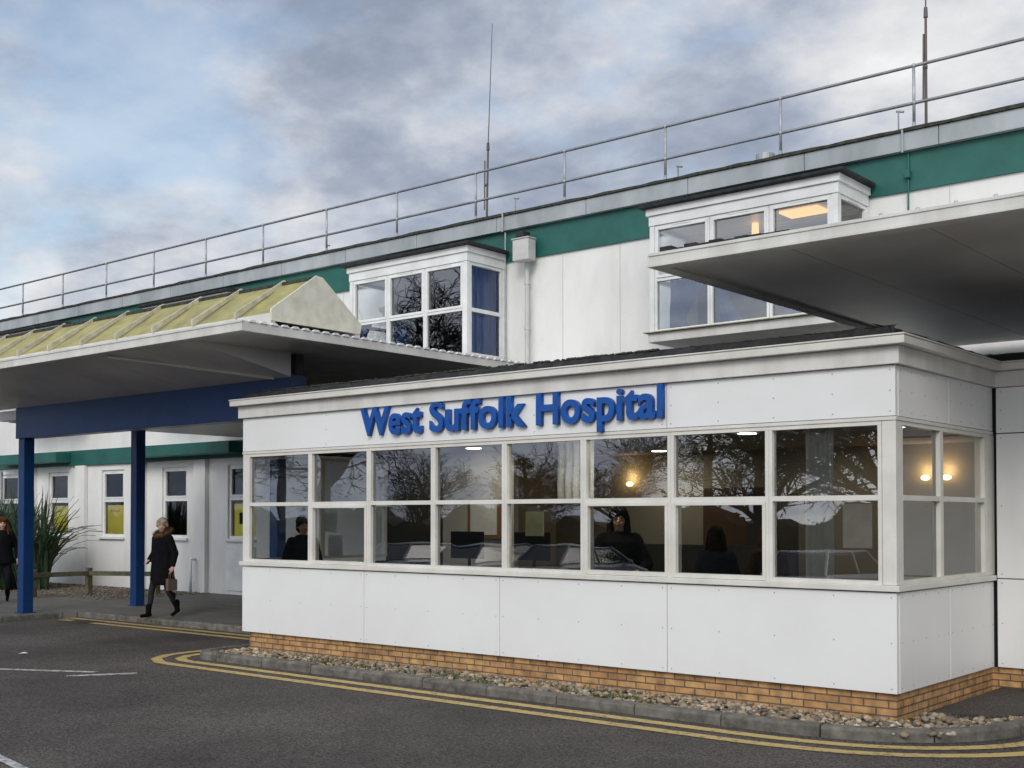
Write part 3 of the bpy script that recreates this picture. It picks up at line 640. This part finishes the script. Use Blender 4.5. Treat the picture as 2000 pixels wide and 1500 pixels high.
def canopy(parent,x0,x1,y0,y1,zs,zt,bolts,slope=None):
    x=x0+.12
    while x<x1-.2:
        xe=min(x+1.2,x1-.12)
        if slope and xe<slope[2]:
            m=MB(); m.xprism([(y0+.12,zs+.01),(slope[0],slope[1]),(slope[0],zs+.05),(y0+.12,zs+.05)],x+.004,xe-.004); m.obj('soffit',SOFFIT,parent)
        else: MB().box(x+.004,xe-.004,y0+.12,y1,zs+.02,zs+.05).obj('soffit',SOFFIT,parent)
        x=xe
    r=MB(); r.box(x0+.05,x1-.05,y0+.05,y1,zs+.06,zt-.02)
    r.obj('roof_deck',CREAM,parent)
    f=MB(); f.box(x0,x1,y0,y0+.05,zs+.03,zt); f.box(x0,x0+.05,y0+.051,y1,zs+.03,zt); f.box(x1-.05,x1,y0+.051,y1,zs+.03,zt)
    f.box(x0-.012,x1+.012,y0-.012,y0+.14,zs,zs+.029); f.box(x0-.011,x0+.14,y0+.141,y1,zs,zs+.029); f.box(x1-.14,x1+.011,y0+.141,y1,zs,zs+.029)
    f.box(x0-.01,x1+.01,y0-.01,y0+.02,zt-.025,zt+.004)
    f.obj('fascia',CREAM,parent,bevel=.004)
    for X in(x0-.015,x1-.035):
        c=MB(); y=y0+.1
        while y<y1:
            c.xprism([(y,zt-.01),(y+.03,zt+.018),(y+.09,zt+.018),(y+.12,zt-.01)],X,X+.05)
            y+=.17
        c.obj('corrugated_edge',FRAME2,parent,kind='stuff')
    if bolts:
        c=MB(); x=x0+2.2
        while x<x1: c.ell((x,y0+.03,zt+.010),(.02,.02,.02),8); x+=.30
        c.obj('roof_bolts',GALV,parent,smooth=True,kind='stuff')
lc=empty('entrance_canopy',(-16.5,11,0),'white entrance canopy with yellowed skylight, blue beam and blue posts','canopy')
canopy(lc,-21.5,-11.8,9.05,16.3,3.96,4.09,False,(10.80,3.645,-12.8))
lantern(lc,-21.2,-12.0)
MB().box(-20.55,-12.95,10.802,11.05,3.10,3.68).obj('beam',BLUEP,lc,bevel=.006)
MB().box(-20.5,-12.95,10.87,11.0,3.682,3.97).obj('packing_board',DK,lc)
part('inner_soffit',SOFFITW,lc,(-21.3,-20.56,10.85,11.0,3.45,3.62),(-21.3,-12.95,11.06,16.3,3.44,3.48))
m=MB(); p=Vector((-15.0,9.22,3.94)); q=Vector((-13.3,10.76,3.65)); m.tube(p,q,.025,n=4); m.obj('soffit_trim',SOFFIT,lc)
for x,y,z in((-20.4,10.93,3.098),(-20.4,13.2,3.438),(-16.2,13.2,3.438)):
    m=MB(); m.box(x-.1,x+.1,y-.1,y+.1,-.004,z); po=m.obj('post',BLUEP,lc,bevel=.012)
    m=MB(); m.box(x-.13,x+.13,y-.13,y+.13,-.003,.012); m.obj('base_plate',BLUEP,po)
rc=empty('entrance_canopy',(1,11,0),'flat white canopy with dark soffit overhanging the reception roof','canopy')
canopy(rc,-6.08,8,9.27,16.3,3.995,4.12,True)
lantern(rc,-2.85,7.5)
for x in(3.5,7): MB().box(x-.1,x+.1,10.4,10.6,-.1,3.99).obj('post',BLUEP,rc,bevel=.012)
m=MB(); rr=random.Random(2); px=-6.0
for k in range(10):
    m.box(px,px+.128,9.30+rr.uniform(0,.02),9.5,4.125,4.145+rr.uniform(.0,.04)*(1 if k<7 else .3)); px+=.13
m.obj('torn_flashing',BLACK,rc,bevel=.005)

# ------------------------------------------------------------ plant + fence
m=MB(); rr=random.Random(11)
for k in range(760):
    a=rr.uniform(0,6.283); L=rr.uniform(1.3,2.5); lean=rr.uniform(.06,1.15); r0=rr.uniform(0,.5)
    cx=(-26.9,-27.9,-28.9)[k%3]
    bx,by=cx+r0*math.cos(a+1),14.4+r0*math.sin(a+1); w=rr.uniform(.032,.058); pts=[]
    N=7
    for i in range(N+1):
        t=i/N; ang=lean*(.35+1.1*t*t)
        if i==0: q=Vector((bx,by,-.02))
        else: q=q+Vector((math.cos(a)*math.sin(ang),math.sin(a)*math.sin(ang),math.cos(ang)))*L/N
        ww=w*(1-t**2.2)+.002; sd=Vector((-math.sin(a),math.cos(a),0))*ww
        pts+= [q-sd,q+Vector((0,0,-.01))*(1),q+sd]
    fs=[]
    for i in range(N): o=i*3; fs+=[(o,o+1,o+4,o+3),(o+1,o+2,o+5,o+4)]
    m.add(pts,fs)
m.obj('flax_plant',pm('flax_leaf',(.05,.09,.038),(.018,.036,.017),rough=.5,scale=6),recalc=False,label='large spiky green flax plant in a gravel bed by the wall',category='plant')
kr=empty('knee_rail_fence',(-24.3,14.2,0),'low weathered timber knee rail around the plant bed','fence')
for x,y in((-24.3,13.2),(-24.3,14.5),(-22.9,15.3)):
    MB().box(x-.06,x+.06,y-.06,y+.06,-.05,.58).obj('fence_post',WOOD,kr,bevel=.012)
def beam(p,q,w,h):
    p=Vector(p);q=Vector(q);t=(q-p).normalized();n=Vector((-t.y,t.x,0))*w/2;z=Vector((0,0,h/2))
    return MB().add([p-n-z,q-n-z,q+n-z,p+n-z,p-n+z,q-n+z,q+n+z,p+n+z],[(0,3,2,1),(4,5,6,7),(0,1,5,4),(1,2,6,5),(2,3,7,6),(3,0,4,7)])
beam((-24.22,12.9,.46),(-24.22,14.55,.46),.05,.10).obj('fence_rail',WOOD,kr,bevel=.006); beam((-24.3,14.42,.46),(-22.5,15.4,.46),.05,.10).obj('fence_rail',WOOD,kr,bevel=.006)

# ------------------------------------------------------------ people
SKIN=pm('skin',(.60,.37,.27),(.53,.32,.235),rough=.55,scale=20,world=False)
def cloth(n,c): return pm(n,c,tuple(x*.6 for x in c),rough=.95,scale=14,bump=.4,bscale=40,world=False,dist=.015,spec=.08)
def remesh(mb,name,mats,vox,parent,matfn=None,smooth=4):
    me=bpy.data.meshes.new(name); me.from_pydata([tuple(v) for v in mb.v],[],mb.f)
    bm=bmesh.new(); bm.from_mesh(me); bmesh.ops.recalc_face_normals(bm,faces=bm.faces); bm.to_mesh(me); bm.free()
    o=bpy.data.objects.new(name,me); COL.objects.link(o)
    r=o.modifiers.new('r','REMESH'); r.mode='VOXEL'; r.voxel_size=vox
    if smooth: s=o.modifiers.new('s','SMOOTH'); s.factor=.5; s.iterations=smooth
    bpy.context.view_layer.update()
    dg=bpy.context.evaluated_depsgraph_get(); m2=bpy.data.meshes.new_from_object(o.evaluated_get(dg)); bpy.data.objects.remove(o); bpy.data.meshes.remove(me)
    m2.name=name; m2.materials.clear()
    for m in mats: m2.materials.append(m)
    if matfn: m2.polygons.foreach_set('material_index',[matfn(p.center) for p in m2.polygons])
    m2.polygons.foreach_set('use_smooth',[True]*len(m2.polygons))
    o=bpy.data.objects.new(name,m2); COL.objects.link(o); o.parent=parent; return o
def hand(mb,w,d,side,curl=.5):
    w=Vector(w);d=Vector(d).normalized(); s=Vector(side).normalized(); nrm=d.cross(s).normalized()
    mb.cap(w,w+d*.075,.024,.03,8); mb.cap(w+d*.03+s*.012,w+d*.075+s*.02,.018,.016,8); mb.cap(w+d*.03-s*.012,w+d*.075-s*.02,.018,.016,8)
    for i,L in enumerate((.062,.072,.068,.05)):
        b=w+d*.078+s*(.030-.020*i); k=b+(d*(1-curl*.3)+nrm*curl*.5).normalized()*L*.55; t=k+(d*(1-curl)+nrm*curl).normalized()*L*.5
        mb.cap(b,k,.009,.0085,6); mb.cap(k,t,.0085,.007,6)
    b=w+d*.02+s*.025; k=b+(d*.6+s*.6).normalized()*.04; t=k+(d*.9+s*.15+nrm*.4).normalized()*.03
    mb.cap(b,k,.012,.010,6); mb.cap(k,t,.010,.008,6)
STAND=dict(lk=(.09,-.02,.47),la=(.09,.01,.08),lt=(.10,-.14,.03),rk=(-.09,-.02,.47),ra=(-.09,.01,.08),rt=(-.10,-.14,.03),
  le=(.235,.03,1.06),lw=(.25,-.05,.84),re=(-.235,.03,1.06),rw=(-.25,-.05,.84))
def person(loc,rot,scale,label,pose,top,pants,shoes,hair,hem=.62,hyaw=0,hpitch=0,longhair=True,hood=None,glasses=False,coatr=1.0,quilt=False):
    e=empty('person',loc,label,'person',rot=rot); e.scale=(scale,)*3
    P={k:Vector(v) for k,v in pose.items()}
    b=MB()
    b.loft([(0,0,.79,.13,.09),(0,0,.86,.165,.115),(0,0,.94,.155,.11),(0,0,1.05,.125,.09),(0,0,1.18,.145,.10),(0,0,1.28,.155,.095),(0,0,1.345,.13,.075),(0,.005,1.39,.06,.055)])
    b.cap((0,.005,1.36),(0,-.01,1.46),.052,.047)
    HM=Euler((hpitch,0,hyaw)).to_matrix(); piv=Vector((0,0,1.43))
    def h(p): return piv+HM@(Vector(p)-piv)
    b.ell(h((0,-.002,1.540)),(.072,.090,.094),16,HM); b.ell(h((0,-.035,1.49)),(.056,.062,.07),14,HM); b.ell(h((0,-.062,1.445)),(.026,.022,.018),10,HM)
    b.cap(h((0,-.093,1.535)),h((0,-.112,1.505)),.009,.013,8)
    for sx in(-1,1): b.ell(h((.075*sx,.0,1.525)),(.012,.02,.032),8,HM); b.ell(h((.03*sx,-.078,1.50)),(.022,.018,.02),8,HM)
    b.cap(h((-.022,-.094,1.478)),h((.022,-.094,1.478)),.007,.007,6)
    for k,sx in(('l',1),('r',-1)):
        sh=Vector((.155*sx,0,1.325)); b.cap((.07*sx,0,1.34),sh,.05,.052); b.cap(sh,P[k+'e'],.05,.036); b.cap(P[k+'e'],P[k+'w'],.036,.025)
        d=(P[k+'w']-P[k+'e']).normalized(); hand(b,P[k+'w'],d,Vector((0,-1,.0)) if abs(d.z)>.6 else Vector((-sx,0,.2)),.5)
        hp=Vector((.085*sx,0,.84)); b.cap(hp,P[k+'k'],.088,.055); b.cap(P[k+'k'],P[k+'a'],.054,.036)
        b.cap((P[k+'k']+P[k+'a'])/2+Vector((0,.015,.06)),(P[k+'k']+P[k+'a'])/2+Vector((0,.005,-.02)),.05,.045)
        a=P[k+'a'];t=P[k+'t']; b.cap(a+Vector((0,.03,-.035)),t,.036,.03); b.cap(a,a+Vector((0,0,.10)),.046,.05)
    def mf(c):
        if (c-P['lw']).length<.17 and c.z<P['lw'].z+.02 or (c-P['rw']).length<.17 and c.z<P['rw'].z+.02 :
            if abs(c.x)>.16 or c.y<-.2: return 0
        if c.z>1.39: return 0
        if min((c-P['la']).length,(c-P['ra']).length,(c-P['lt']).length,(c-P['rt']).length)<.15: return 3
        return 2 if c.z<.88 else 1
    remesh(b,'body',[SKIN,top,pants,shoes],.0085,e,mf,3)
    for sx in(-1,1):
        ey=MB(); ey.ell(h((.030*sx,-.087,1.535)),(.011,.008,.007),8,HM); ey.cap(h((.016*sx,-.093,1.557)),h((.046*sx,-.083,1.556)),.004,.003,6)
        ey.obj('eye',BLK,e,local=True,smooth=True)
    MB().ell(h((0,-.099,1.478)),(.022,.007,.007),8,HM).obj('mouth',pm('lips',(.36,.12,.10),rough=.5,world=False),e,local=True,smooth=True)
    q=MB(); q.ell(h((0,.010,1.578)),(.092,.104,.096),16,HM); q.ell(h((0,.045,1.51)),(.085,.07,.09),12,HM)
    for sx in(-1,1):
        q.ell(h((.045*sx,-.055,1.608)),(.045,.045,.032),10,HM); q.cap(h((.068*sx,-.045,1.60)),h((.083*sx,-.02,1.53)),.026,.024,10)
    if longhair:
        for sx in(-1,1): q.cap(h((.082*sx,-.015,1.55)),h((.092*sx,-.02,1.42)),.026,.032,10); q.cap(h((.092*sx,-.02,1.42)),(.10*sx,-.07,1.32),.032,.026,10)
        q.loft([(0,.05,1.30,.09,.03),(0,.055,1.42,.1,.05),(0,.04,1.54,.085,.06)])
    remesh(q,'hair',[hair],.009,e,None,2)
    if glasses:
        g=MB()
        for sx in(-1,1):
            c=Vector((.032*sx,-.103,1.535))
            for i in range(12):
                a0=6.283*i/12;a1=6.283*(i+1)/12
                g.tube(h(c+Vector((.027*math.cos(a0),0,.02*math.sin(a0)))),h(c+Vector((.027*math.cos(a1),0,.02*math.sin(a1)))),.003,n=5)
            g.tube(h((.06*sx,-.10,1.54)),h((.078*sx,-.01,1.54)),.003,n=5)
        g.obj('glasses',BLK,e,local=True)
    c=MB(); k=coatr
    rings=[(0,0,hem,.215*k,.165*k),(0,0,hem+.1,.215*k,.165*k),(0,0,.86,.20*k,.15*k),(0,0,1.04,.175*k,.135*k),(0,0,1.2,.19*k,.14*k),(0,0,1.31,.18*k,.125*k),(0,.005,1.375,.12,.095),(0,.005,1.41,.075,.07)]
    c.loft(rings,20)
    for kk_,sx in(('l',1),('r',-1)):
        sh=Vector((.15*sx,0,1.315)); c.cap(sh,P[kk_+'e'],.072*k,.058); d=(P[kk_+'w']-P[kk_+'e']); c.cap(P[kk_+'e'],P[kk_+'e']+d*.93,.058,.044)
    remesh(c,'coat',[top],.012,e,None,3)
    if hood:
        f=MB(); rr=random.Random(4)
        for i in range(26):
            a=6.283*i/26
            ctr=Vector((.12*math.cos(a),.01+.105*math.sin(a),1.41+.05*math.sin(a)))
            f.ell(ctr,(.045,.045,.045),8)
        remesh(f,'hood',[hood],.012,e,None,2)
        f=MB()
        for i in range(2600):
            a=rr.uniform(0,6.283); b2=rr.uniform(0,6.283); ctr=Vector((.12*math.cos(a),.01+.105*math.sin(a),1.41+.05*math.sin(a)))
            nn=Vector((math.cos(a)*math.cos(b2),math.sin(a)*math.cos(b2),math.sin(b2))); p=ctr+nn*.038; L=rr.uniform(.02,.045); sd=nn.cross(Vector((rr.random(),rr.random(),rr.random()))).normalized()*.004
            f.add([p-sd,p+sd,p+nn*L+Vector((rr.gauss(0,.01),rr.gauss(0,.01),rr.gauss(0,.01)))],[(0,1,2)])
        f.obj('fur_trim',hood,e,local=True,recalc=False)
    return e
BLACKC=cloth('black_coat',(.009,.009,.011)); NAVYC=cloth('navy_coat',(.02,.022,.035)); JEANS=cloth('grey_jeans',(.03,.033,.042)); BOOT=cloth('black_boot',(.008,.008,.009)); BROWNC=cloth('brown_coat',(.06,.03,.02)); PINK=cloth('pink_coat',(.5,.08,.10))
DHAIR=cloth('dark_hair',(.012,.009,.008)); GHAIR=cloth('silver_blond_hair',(.48,.41,.31)); RHAIR=cloth('auburn_hair',(.11,.04,.02)); FUR=cloth('tan_fur',(.17,.10,.06))
WALK=dict(lk=(.085,.04,.47),la=(.08,.25,.14),lt=(.08,.15,.035),rk=(-.08,-.15,.48),ra=(-.08,-.22,.085),rt=(-.08,-.37,.04),
  le=(.25,.05,1.07),lw=(.27,-.02,.86),re=(-.26,.06,1.07),rw=(-.20,-.11,.95))
person((-17.72,11.95,-.004),rad(8),1.02,'woman walking in knee-length black coat with fur hood and boots',WALK,BLACKC,JEANS,BOOT,GHAIR,hem=.54,hyaw=rad(38),longhair=False,hood=FUR,coatr=1.06)
bx,by=-17.45,11.95
bg=empty('shopping_bag',(bx,by,.38),'tan paper shopping bag hanging from the walking woman\'s hand','bag')
m=MB(); m.add([(bx-.035,by-.09,.46),(bx+.035,by-.09,.46),(bx+.035,by+.09,.46),(bx-.035,by+.09,.46),(bx-.035,by-.09,.66),(bx+.035,by-.09,.66),(bx+.035,by+.09,.65),(bx-.035,by+.09,.65)],[(0,3,2,1),(0,1,5,4),(1,2,6,5),(2,3,7,6),(3,0,4,7)]); m.obj('bag_body',pm('tan_paper',(.13,.10,.075),rough=.85),bg,recalc=False)
for X in(bx-.035,bx+.035):
    m=MB(); m.tube((X,by-.05,.65),(bx,by-.015,.80),.006,n=6); m.tube((X,by+.05,.65),(bx,by+.015,.80),.006,n=6); m.tube((bx,by-.02,.80),(bx,by+.02,.80),.006,n=6); m.obj('handle',MATS['tan_paper'],bg)
ARM=dict(STAND); ARM.update(le=(.28,-.08,1.08),lw=(.16,-.26,1.02),re=(-.28,-.08,1.08),rw=(-.14,-.26,1.0))
person((-7.22,10.42,.06),rad(40),1.06,'woman in dark coat and glasses standing behind the reception window',ARM,BLACKC,JEANS,BOOT,DHAIR,hem=.8,hpitch=rad(3),hyaw=rad(-8),glasses=True,coatr=1.2)
person((-12.25,10.40,.06),rad(70),1.0,'man in dark jacket standing inside by the end window',STAND,NAVYC,JEANS,BOOT,DHAIR,hem=.85,longhair=False)
person((-6.45,11.1,.06),rad(215),.93,'person in dark jacket facing away inside the reception',STAND,NAVYC,JEANS,BOOT,DHAIR,hem=.85)
person((-6.0,11.4,.06),rad(60),.95,'person in brown coat queueing inside the reception',STAND,BROWNC,JEANS,BOOT,RHAIR,hem=.85)
person((-23.3,12.0,-.004),rad(60),1.03,'woman with auburn hair in dark clothes on the pavement',WALK,BLACKC,JEANS,BOOT,RHAIR,hem=.75)
person((-23.05,11.3,-.004),rad(60),.72,'child in pink coat walking on the pavement',STAND,PINK,JEANS,BOOT,DHAIR,hem=.75)
for (x0,x1,z0,z1) in((-11.36,-11.12,1.52,1.76),(-11.28,-11.02,1.22,1.48)):
    pap=MB(); pap.box(x0,x1,9.985,9.988,z0,z1); pap.obj('paper_notice',PAPER,label='white sheet of paper stuck inside the end window',category='notice')

# ------------------------------------------------------------ trees and cars reflected in the glass
BARK=pm('bark',(.035,.03,.024),(.02,.018,.014),rough=.9,scale=6)
def baretree(seed,H):
    rr=random.Random(seed); tr=MB(); cr=MB()
    def br(p,d,L,r,lev):
        mbx=tr if lev==0 else cr
        n=4 if lev<3 else 2; seg=L/n
        for i in range(n):
            d=(d+Vector((rr.gauss(0,.16),rr.gauss(0,.16),rr.gauss(.02,.08)))).normalized(); q=p+d*seg; r2=r*(.84 if lev else .88)
            mbx.tube(p,q,r,r2,6 if lev<2 else 3,caps=False)
            if lev<5 and (lev>0 or i>=1):
                for _ in range(2 if lev else 3):
                    if rr.random()<.82:
                        ax=Vector((rr.gauss(0,1),rr.gauss(0,1),rr.gauss(0,.4))).normalized(); nd=(d*.7+ax*.85+Vector((0,0,.1))).normalized()
                        br(q,nd,L*rr.uniform(.5,.72),max(r2*.6,.014),lev+1)
            p=q;r=r2
    br(Vector((0,0,-.2)),Vector((0,0,1)),H*.42,H*.03,0)
    return tr,cr
def tree_obj(x,y,tm,cm,label,rot,s):
    e=empty('bare_tree',(x,y,-.62),label,'tree',rot=rot,group='trees across the car park'); e.scale=(s,)*3
    for nm,me in(('trunk',tm),('crown',cm)):
        o=bpy.data.objects.new(nm,me); COL.objects.link(o); o.parent=e
def tomesh(mb,name,mat):
    me=bpy.data.meshes.new(name); me.from_pydata([tuple(v) for v in mb.v],[],mb.f); me.materials.append(mat); me.update(); return me
var=[]
for sd in(1,2,3):
    t,c=baretree(sd,11); var.append((tomesh(t,'trunk',BARK),tomesh(c,'crown',BARK)))
rr=random.Random(21)
for i,(x,y,s) in enumerate([(-10,-20,1.05),(-17,-22,1.2),(-24,-24,1.05),(-31,-26,.75),(-38,-27,.7),(-47,-28,.7),(-57,-29,1.9),(-67,-31,2.0),(-79,-33,2.0),(-4,-22,.95)]):
    tree_obj(x,y,*var[i%3],'bare winter tree with fine branches across the car park',rr.uniform(0,6),s)
LEAF=pm('cedar_leaf',(.022,.033,.016),(.010,.017,.009),rough=.8,scale=2)
for (x,y,H) in((-30,-31,7),(-73,-40,20),(-8,-26,8),(-44,-34,5.5)):
    e=empty('cedar_tree',(x,y,-.62),'dark evergreen cedar with layered branches','tree',group='trees across the car park')
    MB().tube((0,0,0),(0,0,H),.35,.06,8).obj('trunk',BARK,e,local=True)
    c=MB()
    for k in range(5000):
        z=rr.uniform(.1,1)*H; lay=round(z/1.1)*1.1; Rm=(H-lay)*.5+.5; a=rr.uniform(0,6.283); q=Rm*math.sqrt(rr.random())
        if math.sin(a*5+lay*3)<-.25: continue
        p=Vector((q*math.cos(a),q*math.sin(a),lay+rr.gauss(0,.2)-q*.05)); s_=rr.uniform(.08,.22)*(H/9)**.5; u=Vector((rr.gauss(0,1),rr.gauss(0,1),rr.gauss(0,.3))).normalized()*s_; v=Vector((rr.gauss(0,1),rr.gauss(0,1),rr.gauss(0,.3))).normalized()*s_
        c.add([p-u,p+v,p+u],[(0,1,2)])
    c.obj('crown',LEAF,e,local=True,recalc=False)
hd=MB()
def ht(x): return 1.9+.35*math.sin(x*.7)+.2*math.sin(x*2.1)+.12*math.sin(x*5.3)
x=-95
while x<12:
    a,b=ht(x)-.12,ht(x+.5)-.12
    hd.add([(x,-18.8,-.6),(x+.5,-18.8,-.6),(x+.5,-18.8,b),(x,-18.8,a),(x,-20,-.6),(x+.5,-20,-.6),(x+.5,-20,b),(x,-20,a)],[(0,1,2,3),(3,2,6,7),(5,4,7,6)]); x+=.5
for k in range(22000):
    p=Vector((rr.uniform(-95,12),-18.8+rr.gauss(0,.12),0)); h_=ht(p.x); p.z=-.6+(h_+.6)*(rr.random()**.6)+rr.gauss(0,.06); s_=rr.uniform(.04,.11)
    u=Vector((rr.gauss(0,1),rr.gauss(0,1),rr.gauss(0,1))).normalized()*s_; v=Vector((rr.gauss(0,1),rr.gauss(0,1),rr.gauss(0,1))).normalized()*s_
    hd.add([p-u,p+v,p+u],[(0,1,2)])
hd.obj('hedge',LEAF,recalc=False,label='dense dark evergreen hedge along the car park',category='hedge',kind='stuff')
CG=pm('car_glass',(.02,.025,.03),rough=.08,spec=.8)
TY=pm('tyre',(.015,.015,.015),rough=.9); RIM=pm('alloy',(.5,.5,.5),rough=.3,metal=.8); LAMP=pm('lamp_glass',(.7,.7,.7),rough=.1)
def car(x,y,mat,label):
    e=empty('parked_car',(x,y,CZ),label,'car',group='cars parked across the road')
    b=MB(); prof=[(-2.1,.35),(-2.15,.6),(-2.05,.78),(-1.2,.95),(1.75,1.0),(2.1,.9),(2.15,.55),(2.1,.3)]
    b.xprism(prof,-.86,.86); b.obj('body',mat,e,local=True,bevel=.08)
    c=MB(); lo=[(-1.25,.94),(1.85,.98)]; hi=[(-.5,1.42),(1.35,1.42)]
    vs=[(sx*w,yy,z) for (yy,z),w in((lo[0],.80),(lo[1],.78),(hi[1],.60),(hi[0],.62)) for sx in(-1,1)]
    c.add(vs,[(0,1,3,2),(2,3,5,4),(4,5,7,6),(6,7,1,0),(0,2,4,6),(1,7,5,3)]); c.obj('windows',CG,e,local=True,bevel=.04)
    r=MB(); r.box(-.61,.61,-.48,1.33,1.425,1.465)
    for sx in(-1,1):
        r.tube((sx*.80,-1.25,.95),(sx*.62,-.5,1.44),.03); r.tube((sx*.78,1.85,.98),(sx*.60,1.35,1.44),.035); r.tube((sx*.79,.3,.97),(sx*.62,.3,1.44),.025)
    r.obj('roof',mat,e,local=True,bevel=.02)
    for sx in(-1,1):
        for yy in(-1.35,1.3):
            w=MB(); w.tube((sx*.70,yy,.31),(sx*.88,yy,.31),.31,n=20); w=w.obj('wheel',TY,e,local=True)
            MB().tube((sx*.875,yy,.31),(sx*.89,yy,.31),.19,n=14).obj('rim',RIM,w,local=True)
        MB().ell((sx*.66,-2.06,.68),(.16,.08,.08),10).obj('headlight',LAMP,e,local=True,smooth=True)
        MB().ell((sx*.93,-.95,1.0),(.09,.06,.07),8).obj('wing_mirror',mat,e,local=True,smooth=True)
    return e
for x,y,n,c,lb in((-24.8,-5.9,'car_silver',(.30,.31,.33),'silver hatchback parked across the road'),(-21.9,-5.7,'car_blue',(.10,.16,.26),'blue hatchback parked across the road'),(-19.2,-6.0,'car_grey',(.30,.31,.33),'grey hatchback parked across the road'),(-11.9,-5.6,'car_white',(.6,.6,.6),'white hatchback parked across the road'),(-8.6,-5.8,'car_black',(.02,.02,.022),'black hatchback parked across the road')):
    car(x,y,pm(n,c,c,rough=.25,spec=.6),lb)

# ------------------------------------------------------------ camera
cd=bpy.data.cameras.new('camera'); cd.sensor_width=36; cd.lens=36*2347/2000; cd.shift_y=.1055; cd.clip_end=1500
co=bpy.data.objects.new('camera',cd); COL.objects.link(co); co.location=(0,0,1.7); co.rotation_euler=(rad(91.2),0,rad(39.8)); scene.camera=co
scene.view_settings.view_transform='Standard'; scene.view_settings.look='None'; scene.view_settings.exposure=0
